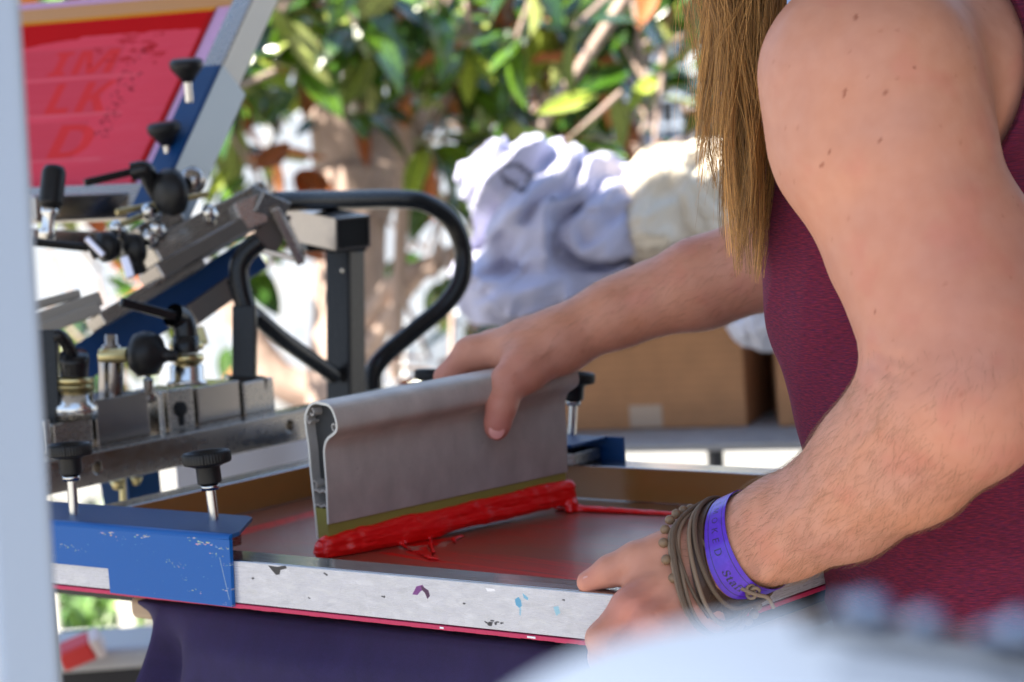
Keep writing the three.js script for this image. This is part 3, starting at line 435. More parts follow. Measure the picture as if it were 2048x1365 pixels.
  part('arm_rail', mg([bar([40, 676, 2.46], [190, 618, 2.5], 0.012, 0.03, V(-0.3, 0.9, 0), 0.002), bar([40, 652, 2.47], [192, 600, 2.51], 0.014, 0.03, V(-0.3, 0.9, 0), 0.002), bar([40, 620, 2.48], [150, 590, 2.51], 0.008, 0.03, V(-0.3, 0.9, 0), 0.002)]), std(C(0.34, 0.31, 0.27), 0.6, 0.15), t);
  part('arm_under_plate', bar([370, 640, 2.6], [455, 580, 2.63], 0.022, 0.04, upv, 0.002), std(C(0.2, 0.17, 0.15), 0.5, 0.6), t);
  part('hanging_screw', bar([398, 655, 2.58], [408, 690, 2.58], 0.009, 0.008, V(1, 0, 0)), M.brass, t);
  // lifted carriage: cast plates
  part('carriage_plate', bar([292, 520, 2.56], [520, 400, 2.64], 0.03, 0.05, upv, 0.003), M.alu, t);
  part('carriage_plate', bar([300, 556, 2.53], [510, 440, 2.62], 0.018, 0.04, upv, 0.003), M.steel, t);
  part('carriage_plate', bar([270, 480, 2.57], [350, 430, 2.6], 0.02, 0.03, upv, 0.003), M.alu, t);
  part('side_cheek', mg([bar([505, 395, 2.6], [560, 420, 2.62], 0.022, 0.03, V(0.4, 0.9, 0)), bar([548, 408, 2.61], [602, 520, 2.63], 0.009, 0.036, V(0.9, 0.3, 0)), bar([470, 440, 2.6], [520, 420, 2.61], 0.03, 0.03, upv)]), M.alu, t);
  part('cheek_plate', bar([515, 450, 2.625], [568, 470, 2.635], 0.04, 0.006, V(0.3, 0.9, 0)), std(C(0.2, 0.18, 0.17), 0.4, 0.8), t);
  part('cheek_edge', bar([510, 498, 2.62], [598, 520, 2.63], 0.006, 0.03, V(0, 1, 0)), M.bright, t);
  part('threaded_rod', thread([232, 425, 2.55], [415, 388, 2.6], 0.0032), M.brass, t); part('threaded_rod', thread([240, 450, 2.54], [330, 412, 2.57], 0.003), M.brass, t);
  for (const [x, y] of [[300, 428], [316, 462], [420, 430], [236, 462], [300, 480]]) part('hex_bolt', turned([x, y, 2.535], [x - 8, y - 16, 2.525], [[0, -0.006], [0.0085, -0.006], [0.0085, 0.002], [0.006, 0.004], [0.006, 0.010], [0, 0.011]], 6), M.bright, t);
  part('round_knob', turned([345, 384, 2.53], [300, 392, 2.515], [[0, -0.012], [0.013, -0.01], [0.0225, -0.004], [0.0235, 0.004], [0.02, 0.012], [0.01, 0.016], [0, 0.016]], 36), M.black, t); part('knob_hub', turned([338, 386, 2.518], [300, 392, 2.50], [[0, 0], [0.0075, 0], [0.006, 0.006], [0, 0.006]], 20), M.brass, t);
  part('round_knob', turned([386, 362, 2.55], [366, 356, 2.54], [[0, -0.006], [0.012, -0.006], [0.014, 0.004], [0.009, 0.012], [0, 0.012]], 30), M.steel, t);
  part('clamp_lever', mg([bar([168, 366, 2.5], [270, 342, 2.52], 0.0075, 0.006, V(0, 1, 0), 0.002), tube([[262, 344, 2.52], [288, 340, 2.52], [300, 360, 2.53], [318, 392, 2.54]], 0.009, 20, 12)]), M.blackSteel, t);
  part('grip', turned([100, 414, 2.45], [108, 336, 2.46], [[0, 0], [0.0105, 0], [0.0115, 0.004], [0.0115, 0.034], [0.0095, 0.039], [0, 0.040]], 28), M.black, t, 'black rubber grip'); part('grip_stem', turned([92, 478, 2.45], [100, 414, 2.45], [[0, 0], [0.008, 0], [0.008, 0.008], [0.006, 0.01], [0.0062, 0.022], [0.0085, 0.024], [0.0085, 0.031], [0, 0.031]], 20), M.bright, t);
  part('front_bar', mg([bar([55, 418, 2.58], [300, 408, 2.66], 0.026, 0.03, V(0, 1, 0), 0.003), bar([55, 474, 2.56], [250, 482, 2.6], 0.016, 0.02, V(0, 1, 0), 0.002)]), M.steel, t); part('lower_rod', rod([60, 484, 2.5], [176, 496, 2.52], 0.004), M.blackSteel, t);
  part('wing_nut', mg([bar([176, 478, 2.52], [196, 516, 2.52], 0.008, 0.01, V(1, 0, 0)), turned([210, 494, 2.52], [180, 500, 2.51], [[0, -0.01], [0.014, -0.009], [0.015, 0.004], [0, 0.008]], 20)]), M.black, t); part('wing_nut', mg([turned([262, 500, 2.53], [236, 506, 2.52], [[0, -0.01], [0.015, -0.008], [0.016, 0.004], [0, 0.008]], 20), bar([262, 510, 2.53], [280, 545, 2.54], 0.014, 0.01, V(1, 0, 0))]), M.black, t);
  part('chrome_tab', mg([bar([172, 476, 2.505], [208, 512, 2.505], 0.006, 0.006, V(1, 0, 0)), bar([248, 512, 2.52], [262, 556, 2.52], 0.009, 0.006, V(1, 0, 0))]), std(C(0.65, 0.62, 0.7), 0.35, 1), t);
  // ------ blue bracket and bolts seen under the cross bar
  part('rear_bracket', mg([bar([206, 986, 2.5], [246, 980, 2.5], 0.03, 0.02, V(0, 1, 0)), bar([246, 978, 2.49], [312, 966, 2.51], 0.036, 0.02, V(0, 1, 0))]), M.blue, t);
  part('rear_bolt', thread([246, 1014, 2.47], [244, 950, 2.47], 0.0034), M.brass, t); part('wing_screw', mg([turned([235, 962, 2.46], [235, 975, 2.46], [[0, 0], [0.008, 0], [0.0045, 0.008], [0, 0.009]], 12), turned([272, 955, 2.47], [272, 968, 2.47], [[0, 0], [0.006, 0], [0.0035, 0.007], [0, 0.008]], 12)]), M.brass, t);
  // ------ hub, feet and the printing board that carries the shirt
  part('hub', turned(L(-0.5, -0.45, 0.35), L(-0.5, 0, 0.35), [[0, 0], [0.07, 0], [0.07, 0.40], [0.05, 0.42], [0, 0.42]], 40), M.blackSteel, t);
  part('base_leg', mg([0, 1, 2, 3].map((k) => { const a = k * 1.571 + 0.5; return bar(L(-0.5, -0.47, 0.35), L(-0.5 + 0.5 * Math.cos(a), -0.915, 0.35 + 0.5 * Math.sin(a)), 0.04, 0.04, V(0.1, 1, 0)); })), M.blackSteel, t);
  part('board_arm', pbox(-0.5, 0.1, -0.065, -0.04, 0.2, 0.25), M.blackSteel, t);
  part('printing_board', pbox(0.06, 0.6, -0.036, -0.018, 0.05, 0.42, 0.006), std(C(0.4, 0.3, 0.2), 0.6), t);
}
// white sheet lying on the next board
{
  const a = on(335, 985, 'u', -0.3), t = thing('white_sheet', 'white paper sheet on the next printing board, behind the cross bar', 'paper', L(-0.32, a[1], a[2]));
  part('sheet', bar([352, 946, 2.62], [660, 884, 2.80], 0.052, 0.002, V(0, 1, 0), 0.0008), std(C(0.80, 0.78, 0.84), 0.7), t);
  const c = thing('white_carton', 'small bright white carton behind the squeegee end, above the sheet', 'carton', A(590, 890, 3.4)); part('carton_body', bar([553, 886, 3.3], [660, 868, 3.3], 0.022, 0.03, V(0, 1, 0)), std(C(0.82, 0.84, 0.82), 0.6), c); part('lid', bar([552, 871.5, 3.3], [660, 853.5, 3.3], 0.0035, 0.034, V(0, 1, 0)), std(C(0.8, 0.82, 0.8), 0.6), c);
}
// ---------------------------------------------------------------- the printing screen being used
const FR = { u0: -0.072, u1: 0.617, v0: 0, v1: 0.47, t: 0.03, h: 0.033 };
{
  const t = thing('printing_screen', 'aluminium framed printing screen clamped level, red ink on its mesh', 'printing screen', L(0.27, 0, 0.235));
  const faceTex = canvasTex(2048, 128, (g, w, h) => {     // 0.69 m long, 0.036 m tall: the dulled, stained outer face
    g.fillStyle = 'rgb(186,186,194)'; g.fillRect(0, 0, w, h);
    for (let i = 0; i < 2600; i++) { const v = 150 + rr(0, 80); g.fillStyle = `rgba(${v},${v},${v + 6},${rr(0.04, 0.16)})`; g.beginPath(); g.ellipse(rr(0, w), rr(0, h), rr(2, 26), rr(1, 9), rr(-0.4, 0.4), 0, 7); g.fill(); }
    for (let i = 0; i < 160; i++) { g.strokeStyle = `rgba(${rnd() < 0.5 ? '120,120,130' : '225,225,235'},${rr(0.1, 0.4)})`; g.lineWidth = rr(0.5, 1.4); g.beginPath(); const x = rr(0, w), y = rr(0, h); g.moveTo(x, y); g.lineTo(x + rr(-30, 30), y + rr(-22, 22)); g.stroke(); }
    const X = (px, py) => { const q = on(px, py, 'v', 0); return [((q[0] + 0.072) / 0.689) * w, (1 - (q[1] + 0.0015) / 0.036) * h]; };
    const poly = (c, pts) => { g.fillStyle = c; g.beginPath(); pts.forEach((p, i) => g[i ? 'lineTo' : 'moveTo'](...X(...p))); g.closePath(); g.fill(); };
    poly('rgb(44,44,50)', [[537, 1131], [556, 1134], [572, 1131], [575, 1137], [562, 1140], [560, 1149], [553, 1150], [546, 1142]]);
    poly('rgb(108,52,120)', [[826, 1189], [834, 1173], [846, 1170], [851, 1177], [842, 1183], [836, 1190]]); poly('rgb(66,34,70)', [[843, 1171], [858, 1181], [861, 1192], [856, 1198], [851, 1186], [845, 1180]]);
    poly('rgb(86,150,186)', [[1031, 1199], [1038, 1194], [1043, 1200], [1045, 1212], [1040, 1216], [1033, 1210]]); poly('rgb(110,165,196)', [[1046, 1186], [1058, 1196], [1057, 1201], [1049, 1196]]); poly('rgba(120,180,205,0.7)', [[1108, 1214], [1118, 1212], [1122, 1226], [1114, 1232]]); poly('rgba(90,165,200,0.5)', [[1040, 1214], [1044, 1216], [1043, 1232], [1040, 1230]]);
    for (const [x, y, s] of [[980, 1245, 5], [994, 1246, 3], [972, 1244, 2], [1005, 1247, 2], [768, 1193, 2], [930, 1207, 1.6], [652, 1148, 2.5], [505, 1156, 2.4], [1128, 1200, 1.6], [620, 1196, 1.6]]) { g.fillStyle = 'rgba(40,40,48,0.85)'; const q = X(x, y); for (let i = 0; i < 5; i++) { g.beginPath(); g.ellipse(q[0] + rr(-3, 3) * s * 0.6, q[1] + rr(-1, 1) * s, s * rr(0.7, 1.6), s * rr(0.4, 1), 0, 0, 7); g.fill(); } }
    poly('rgba(240,240,248,0.7)', [[972, 1176], [990, 1178], [992, 1182], [976, 1183]]);
  });
  const dull = std(C(1, 1, 1), 0.5, 0.25, { map: faceTex, roughnessMap: grain }), railM = std(C(0.52, 0.52, 0.53), 0.34, 1, { roughnessMap: brush });
  const rail = (u0, u1, v0, v1, label) => part('frame_rail', pbox(u0, u1, 0, FR.h, v0, v1, 0.0012), railM, t, label);
  const near = rail(FR.u0, FR.u1, 0, FR.t); rail(FR.u0, FR.u1, FR.v1 - FR.t, FR.v1); rail(FR.u0, FR.u0 + FR.t, FR.t + 0.0003, FR.v1 - FR.t - 0.0003); rail(FR.u1 - FR.t, FR.u1, FR.t + 0.0003, FR.v1 - FR.t - 0.0003);
  const skin = (a, b, out) => { const g = rbox(a, 0.0312, 0.0006, 0.0002), P = g.attributes.position, U = g.attributes.uv; for (let i = 0; i < P.count; i++) U.setXY(i, (P.getX(i) + a / 2) / 0.689, (P.getY(i) + 0.0156 + 0.0025) / 0.036); return g; };
  part('stained_face', skin(0.689).translate((FR.u0 + FR.u1) / 2, 0.0165, 0.0004).applyMatrix4(MP), dull, near);
  part('stained_face', skin(0.47).rotateY(Math.PI / 2).translate(FR.u1 + 0.0004, 0.0165, -0.235).applyMatrix4(MP), dull, t.children[3]);
  // mesh edge glued under the rails, stained pink
  const pink = std(C(0.50, 0.02, 0.09), 0.6), edge = [];
  for (let i = 0; i < 70; i++) { const a = mix(FR.u0, FR.u1, i / 70), b = mix(FR.u0, FR.u1, (i + 1) / 70), w = 0.0032 + 0.0009 * fbm(i * 0.7, 2, 3, 2); edge.push(pbox(a, b + 0.0002, -w, -0.0001, -0.0012 + 0.0006 * fbm(i, 5, 1, 2), 0.03, 0.0004)); }
  for (let i = 0; i < 40; i++) { const a = mix(0, 0.47, i / 40), b = mix(0, 0.47, (i + 1) / 40), w = 0.0032 + 0.0009 * fbm(i * 0.7, 8, 3, 2); edge.push(pbox(FR.u1 - 0.03, FR.u1 + 0.0012, -w, -0.0001, a, b + 0.0002, 0.0004)); }
  part('mesh_edge', mg(edge), pink, t, 'pink stained edge of the mesh under the frame');
  const fl = []; for (const [x, a] of [[885, 3], [1063, 6]]) { const q = on(x, 1240, 'v', 0); fl.push(pbox(q[0] - a * 0.0006, q[0] + a * 0.0006, -0.0022, -0.0008, -0.0017, -0.0012, 0.0002)); } part('glue_flake', mg(fl), M.white, t);
  // brown packing tape lining the inside of the rails and lapping onto the mesh
  const i0 = FR.u0 + FR.t, i1 = FR.u1 - FR.t, j0 = FR.t, j1 = FR.v1 - FR.t;
  const tapeN = (list) => list;
  part('tape_lining', mg(tapeN([pbox(i0 + 0.0002, i1 - 0.0002, 0.004, 0.0322, j1 - 0.0008, j1 - 0.0002, 0.0002), pbox(i0 + 0.0002, i0 + 0.0008, 0.004, 0.0322, j0, j1 - 0.001, 0.0002), pbox(i1 - 0.0008, i1 - 0.0002, 0.004, 0.0322, j0, j1 - 0.001, 0.0002), pbox(i0, i1, 0.004, 0.0322, j0 + 0.0002, j0 + 0.0008, 0.0002)])), M.tape, t);
  const W = 2048, H = 1320, MU = i1 - i0, MVv = j1 - j0;
  const meshTex = canvasTex(W, H, (g, w, h) => {
    const X = (u, v) => [((u - i0) / MU) * w, (1 - (v - j0) / MVv) * h];
    g.fillStyle = 'rgb(132,78,60)'; g.fillRect(0, 0, w, h);
    for (let i = 0; i < 2200; i++) { g.fillStyle = `rgba(${rnd() < 0.5 ? '112,60,48' : '148,96,76'},${rr(0.03, 0.12)})`; g.beginPath(); g.ellipse(rr(0, w), rr(0, h), rr(8, 60), rr(3, 14), rr(-0.2, 0.2), 0, 7); g.fill(); }
    const pl = (c, pts) => { g.fillStyle = c; g.beginPath(); pts.forEach((p, i) => g[i ? 'lineTo' : 'moveTo'](...X(...p))); g.closePath(); g.fill(); };
    pl('rgb(120,84,50)', [[i0, j0], [i1, j0], [i1, j0 + 0.032], [i0, j0 + 0.032]]); pl('rgb(120,84,50)', [[i0, j1], [i1, j1], [i1, j1 - 0.03], [i0, j1 - 0.03]]);
    const streak = (u0, v0, u1, v1, wd, c) => { g.strokeStyle = c; g.lineWidth = wd; g.lineCap = 'round'; g.beginPath(); const n = 14; for (let i = 0; i <= n; i++) { const s = i / n, q = X(mix(u0, u1, s), mix(v0, v1, s) + 0.0016 * fbm(s * 5, v0 * 90, u0 * 30, 2)); g[i ? 'lineTo' : 'moveTo'](...q); } g.stroke(); };
    // film of ink dragged by earlier strokes
    for (let i = 0; i < 1500; i++) { const v = rr(0.105, 0.385), u = rr(0.02, 0.5), l = rr(0.02, 0.16), b = 0.5 + 0.5 * fbm(u * 9, v * 60, 3, 3); if (rnd() < b * 1.1) streak(u, v, u + l, v + rr(-0.001, 0.001), rr(0.6, 5), `rgba(${rr(170, 215)},${rr(8, 26)},${rr(8, 20)},${rr(0.1, 0.5)})`); }
    for (let i = 0; i < 500; i++) { const v = rr(0.14, 0.2) + 0.01, u = rr(0.25, 0.44), l = rr(0.02, 0.12); streak(u, v, u + l, v - l * 0.16, rr(0.6, 3.6), `rgba(214,20,16,${rr(0.2, 0.7)})`); }
    for (let i = 0; i < 40; i++) streak(0.214 + rr(0, 0.012), 0.186 - rr(0, 0.006), 0.285, 0.168 + rr(-0.004, 0.004), rr(1, 4), 'rgba(222,16,14,0.5)');
    for (let i = 0; i < 30; i++) streak(0.276, 0.172 + rr(-0.003, 0.003), 0.45, 0.149 + rr(-0.004, 0.004), rr(1, 4), 'rgba(222,20,16,0.4)');
    for (let i = 0; i < 46; i++) streak(0.30 + rr(0, 0.1), rr(0.33, 0.37), 0.40 + rr(0, 0.1), rr(0.33, 0.37), rr(1, 3), 'rgba(216,22,18,0.3)');
    // thick smears: behind the blade by the left rail, and loops left in front of it
    for (let i = 0; i < 60; i++) streak(0.030 + rr(-0.012, 0.010), 0.12 + rr(0, 0.05), 0.018 + rr(-0.010, 0.012), 0.41 + rr(-0.02, 0.02), rr(3, 14), 'rgba(212,10,10,0.6)');
    for (let i = 0; i < 120; i++) streak(-0.01 + rr(0, 0.05), rr(0.1, 0.4), rr(0.04, 0.16), rr(0.14, 0.4), rr(2, 6), 'rgba(120,24,18,0.25)');
    pl('rgb(214,14,12)', [[0.205, 0.225], [0.236, 0.262], [0.235, 0.245], [0.228, 0.232], [0.238, 0.232], [0.245, 0.243], [0.247, 0.232], [0.236, 0.214], [0.252, 0.2], [0.282, 0.18], [0.262, 0.178], [0.236, 0.19], [0.222, 0.205]]);
    pl('rgb(150,128,112)', [[0.212, 0.206], [0.226, 0.216], [0.236, 0.222], [0.232, 0.208], [0.243, 0.204], [0.232, 0.197], [0.222, 0.198]]); pl('rgb(150,128,112)', [[0.236, 0.234], [0.243, 0.24], [0.246, 0.228], [0.252, 0.22], [0.246, 0.216], [0.24, 0.224]]);
  });
  const mp = new THREE.PlaneGeometry(MU - 0.0006, MVv - 0.0006, 1, 1); mp.rotateX(-Math.PI / 2); mp.translate((i0 + i1) / 2, 0.003, -(j0 + j1) / 2); mp.applyMatrix4(MP);
  const fine = tex(256, 256, (i, j) => { const n = 128 + 40 * fbm(i / 6, j / 30, 2, 3) + (((i % 4) < 2) !== ((j % 4) < 2) ? 10 : -10); return [n, n, n]; }, false); fine.repeat.set(14, 9);
  part('mesh', mp, std(C(1, 1, 1), 0.34, 0, { map: meshTex, bumpMap: fine, bumpScale: 0.00004, clearcoat: 0.5, clearcoatRoughness: 0.22 }), t, 'reddish brown coated mesh streaked with wet ink');
}
// ---------------------------------------------------------------- squeegee
const SQ = new THREE.Matrix4(); // x: towards the operator, y: up, z: along the blade from the near end
{ const o = L(0.1800, 0.0034, 0.1540), z = L(0.1800 + 0.0568, 0.0034 + 0.0065, 0.1540 + 0.2356).sub(o).normalize(), x = V(0, 1, 0).cross(z).normalize(), y = z.clone().cross(x); if (x.dot(L(1, 0, 0).sub(L(0, 0, 0))) < 0) x.negate(); SQ.makeBasis(x, y, z).setPosition(o); }
const SQL = (n, w, s) => V(n, w, s).applyMatrix4(SQ), SLEN = 0.243;
{
  const t = thing('squeegee', 'long aluminium squeegee with open profile end and olive blade in the ink', 'squeegee', SQL(0, 0, 0));
  const thick = (pts, w) => { // a line of points given a wall thickness
    const n = pts.length, o = [], i2 = [];
    for (let i = 0; i < n; i++) { const a = pts[Math.max(0, i - 1)], b = pts[Math.min(n - 1, i + 1)], dx = b[0] - a[0], dy = b[1] - a[1], l = Math.hypot(dx, dy); o.push([pts[i][0] - (dy / l) * w / 2, pts[i][1] + (dx / l) * w / 2]); i2.push([pts[i][0] + (dy / l) * w / 2, pts[i][1] - (dx / l) * w / 2]); }
    return [...o, ...i2.reverse()];
  };
  const spl = (pts, n) => new THREE.SplineCurve(pts.map((q) => new THREE.Vector2(...q))).getPoints(n).map((q) => [q.x, q.y]);
  const outline = spl([[-0.0064, 0.014], [-0.0064, 0.04], [-0.0064, 0.07], [-0.0058, 0.088], [-0.0070, 0.103], [-0.0062, 0.113], [0.0012, 0.1215], [0.0095, 0.1248], [0.0200, 0.1246], [0.0290, 0.1238], [0.0350, 0.1192], [0.0385, 0.1095], [0.0358, 0.1032], [0.0235, 0.0968], [0.0180, 0.0905], [0.0158, 0.082], [0.0148, 0.06], [0.0128, 0.042], [0.0112, 0.027]], 120);
  const ex = (poly, d = SLEN) => { const g = new THREE.ExtrudeGeometry(new THREE.Shape(poly.map((q) => new THREE.Vector2(...q))), { depth: d, bevelEnabled: false }); g.applyMatrix4(SQ); return SQ.determinant() < 0 ? flip(g) : g; };
  const sqT = tex(512, 256, (i, j) => { const n = 200 + 30 * fbm(i / 90, j / 40, 3, 4) + 8 * (rnd() - 0.5) - (fbm(i / 8, j / 12, 12, 2) > 0.42 ? 18 : 0); return [n, n * 0.985, n * 0.97]; }); sqT.repeat.set(5, 8);
  const anod = std(C(0.88, 0.82, 0.77), 0.5, 0.4, { map: sqT });
  const body = part('handle', ex(thick(outline, 0.0019)), anod, t);
  part('sawn_edge', ex(thick(outline, 0.00215), 0.0005).translate(...SQL(0, 0, -0.0004).sub(SQL(0, 0, 0)).toArray()), std(C(0.80, 0.76, 0.68), 0.6, 0.2), body);
  const hooks = []; const hook = (x, y, a) => hooks.push(ex(thick([0, 0.4, 0.8, 1.2, 1.6, 2.0, 2.4, 2.8, 3.2, 3.6, 4.0, 4.4].map((q) => [x + 0.0028 * Math.cos(a + q), y + 0.0028 * Math.sin(a + q)]), 0.0012)));
  hook(-0.002, 0.1105, 1.6); hook(0.0035, 0.117, 3.4); hook(0.0335, 0.1065, 0.4); hook(-0.0035, 0.058, 5.2); part('screw_channel', mg(hooks), anod, body);
  const bridge = (y) => ex(thick([[-0.0055, y], [-0.002, y + 0.0015], [0.003, y - 0.0005], [0.008, y + 0.0015], [0.0122, y]], 0.0016)); part('blade_seat', mg([bridge(0.0525), bridge(0.0405)]), anod, body);
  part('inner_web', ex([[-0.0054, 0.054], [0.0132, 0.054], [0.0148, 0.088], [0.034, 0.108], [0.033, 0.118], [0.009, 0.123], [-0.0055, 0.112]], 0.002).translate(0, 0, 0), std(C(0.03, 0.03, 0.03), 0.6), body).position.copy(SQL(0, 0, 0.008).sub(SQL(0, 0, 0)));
  const bl = ex([[-0.0054, 0.039], [-0.0054, 0.0014], [-0.004, 0.0004], [0.0075, 0.0004], [0.0100, 0.0024], [0.0105, 0.026], [0.0105, 0.039]], SLEN - 0.001); part('blade', bl, std(C(0.34, 0.30, 0.06), 0.45, 0, { clearcoat: 0.25, transmission: 0.15 }), t, 'olive yellow rubber blade');
}
// ---------------------------------------------------------------- ink pushed along by the blade
{
  const t = thing('red_ink', 'thick glossy roll of red ink pushed ahead of the squeegee blade', 'ink', SQL(0.012, 0, 0.12));
  const lineP = [[0.005, 0.008, 0.000, 0.0074], [0.012, 0.0085, 0.02, 0.0082], [0.0135, 0.0086, 0.06, 0.0082], [0.0138, 0.0086, 0.10, 0.0080], [0.0138, 0.0086, 0.15, 0.0078], [0.0138, 0.0084, 0.20, 0.0078], [0.0135, 0.0080, 0.235, 0.0085], [0.0115, 0.0080, 0.242, 0.0085]].map((q) => [SQL(q[0], q[1], q[2]), q[3]]);
  const upperP = [[0.0085, 0.0105, 0.002, 0.0052], [0.0115, 0.0136, 0.03, 0.0052], [0.0122, 0.0152, 0.08, 0.0050], [0.0122, 0.0156, 0.14, 0.0050], [0.0122, 0.0150, 0.20, 0.0050], [0.0122, 0.0146, 0.242, 0.0052]].map((q) => [SQL(q[0], q[1], q[2]), q[3]]);
  const blob = [[0.0135, 0.003, 0.241, 0.0048], [0.0170, -0.001, 0.239, 0.0042], [0.020, -0.005, 0.236, 0.003]].map((q) => [SQL(q[0], q[1], q[2]), q[3]]);
  const rows = [0.0035, 0.0072, 0.0108].map((w) => [[0.0058, w, 0.0005, 0.0050], [0.0128 - w * 0.35, w + 0.0006, 0.02, 0.0053], [0.0165 - w * 0.5, w + 0.0008, 0.07, 0.0050], [0.0165 - w * 0.5, w + 0.0008, 0.15, 0.0048], [0.0160 - w * 0.5, w + 0.0008, 0.215, 0.0048], [0.0122, w + 0.0004, 0.2425, 0.0052]].map((q) => [SQL(q[0], q[1], q[2]), q[3]]));
  const foot = [[0.004, 0.004, -0.002, 0.006], [0.010, 0.002, 0.05, 0.004], [0.012, 0.004, 0.1, 0.004]].map((q) => [SQL(q[0], q[1], q[2]), q[3]]);
  const chain = (p, c, k) => { let r = 1; for (let i = 0; i < c.length - 1; i++) r = smin(r, capsule(p, c[i][0], c[i + 1][0], c[i][1], c[i + 1][1]), k); return r; };
  const inv = SQ.clone().invert(), q = V(0, 0, 0);
  const tails = [[[0.2, 0.224], [0.222, 0.204], [0.246, 0.19], [0.276, 0.1735], [0.31, 0.168]], [[0.222, 0.236], [0.236, 0.22], [0.250, 0.206], [0.262, 0.193], [0.276, 0.176]], [[0.236, 0.262], [0.2405, 0.243], [0.252, 0.232]]].map((l) => l.map(([u, v], i) => [L(u, 0.0034, v), i === l.length - 1 ? 0.0008 : 0.0017 + 0.0006 * (i % 2)]));
  const farLine = [[0.232, 0.391], [0.26, 0.389], [0.29, 0.390], [0.33, 0.393], [0.37, 0.396], [0.42, 0.397]].map(([u, v], i) => [L(u, 0.0034, v), [0.0055, 0.0046, 0.0042, 0.0034, 0.0034, 0.002][i]]);
  const f = (p) => {
    let r = chain(p, blob, 0.006); for (const c of rows) r = smin(r, chain(p, c, 0.003), 0.004); r = smin(r, chain(p, upperP, 0.003), 0.005); r = smin(r, chain(p, foot, 0.006), 0.012);
    for (const c of tails) r = smin(r, chain(p, c, 0.001), 0.004);
    r = smin(r, chain(p, farLine, 0.002), 0.006);
    if (r > 0.02) return r; q.copy(p).applyMatrix4(inv);
    const n = fbm(q.z * 22, q.y * 330, q.x * 40, 3) * 0.0013 + fbm(q.z * 22, 3.3, q.y * 60, 3) * 0.0026 + 0.0012 * fbm(q.z * 90, q.y * 300 + 5, q.x * 90, 2);
    return Math.max(r * 0.9 - n, 0.0036 + 0.0002 - (p.y - (EYE.y - 0.373831)) - 0.0004, -(q.x - 0.0009 - (q.y > 0.0265 ? 0.0112 : -0.006)));
  };
  const pts = [...lineP, ...blob, ...tails.flat(), ...farLine].map((k) => k[0]), lo = pts[0].clone(), hi = pts[0].clone(); pts.forEach((k) => { lo.min(k); hi.max(k); }); lo.subScalar(0.025); hi.addScalar(0.025);
  part('ink_roll', meshField(f, lo, hi, 0.0014), std(C(0.88, 0.004, 0.004), 0.34, 0, { clearcoat: 0.2, clearcoatRoughness: 0.2 }), t);
}
// ---------------------------------------------------------------- navy shirt on the printing board under the screen
{
  const t = thing('navy_shirt', 'navy cotton shirt stretched on the board and hanging below the screen frame', 'shirt', L(0.3, -0.03, 0.2));
  const jer = tex(512, 512, (i, j) => { const n = 118 + 30 * (rnd() - 0.5) + 16 * fbm(i / 60, j / 60, 3, 3) + ((i + (j >> 1)) % 3 === 0 ? 10 : -4), r = rnd(); return [n * (0.74 + 0.14 * r), n * 0.62, n * 1.02]; }); jer.repeat.set(9, 6);
  const mat = std(C(0.155, 0.165, 0.33), 0.9, 0, { map: jer, bumpMap: jer, bumpScale: 0.0004, sheen: 0.3, sheenRoughness: 0.6 });
  const NU = 220, NV = 110, pos = [], uv = [], idx = [];
  for (let i = 0; i <= NU; i++) for (let j = 0; j <= NV; j++) {
    const a = i / NU, b = j / NV, s = b * 0.62; // s: from the back of the board, over its near edge, then down
    const top = 0.33, drop = Math.max(0, s - top);
    const uL = 0.085 - drop * 0.55 - 0.05 * drop * drop, uR = 0.60 + drop * 0.1;
    let u = mix(uL, uR, a), v = Math.max(0.035, 0.365 - s), w = -0.0168;
    if (s > top) { const k = Math.min(1, drop / 0.03); w -= drop; v = 0.035 - 0.006 * k; const fold = Math.exp(-Math.pow((a - 0.085 - drop * 0.32) / 0.035, 2)), f2 = Math.exp(-Math.pow((a - 0.35 - drop * 0.5) / 0.16, 2)); v += k * (0.030 * fold * Math.min(1, drop / 0.05) - 0.012 * f2) + 0.006 * fbm(a * 6, drop * 4, 3, 3) * k - 0.03 * drop + (a < 0.06 ? (0.06 - a) * 0.9 * k : 0); }
    else w += 0.0012 * fbm(a * 12, b * 12, 1, 3);
    const p = L(u, w, v); pos.push(p.x, p.y, p.z); uv.push(u, s);
  }
  const row = NV + 1, off = (NU + 1) * row; for (let i = 0; i < off; i++) { pos.push(pos[i * 3], pos[i * 3 + 1] - 0.0011, pos[i * 3 + 2]); uv.push(uv[i * 2], uv[i * 2 + 1]); }
  { const o = L(0, 0, 0), n = L(0, 0, 1).sub(o).multiplyScalar(0.0011); for (let i = off; i < off * 2; i++) { pos[i * 3] += n.x; pos[i * 3 + 2] += n.z; } }
  for (let s = 0; s < 2; s++) for (let i = 0; i < NU; i++) for (let j = 0; j < NV; j++) { const a = s * off + i * row + j, b = a + 1, c = a + row, d = c + 1; if (s) idx.push(a, b, c, b, d, c); else idx.push(a, c, b, b, c, d); }
  const g = new THREE.BufferGeometry(); g.setAttribute('position', new THREE.Float32BufferAttribute(pos, 3)); g.setAttribute('uv', new THREE.Float32BufferAttribute(uv, 2)); g.setIndex(idx); g.computeVertexNormals();
  part('cloth', g, mat, t);
}
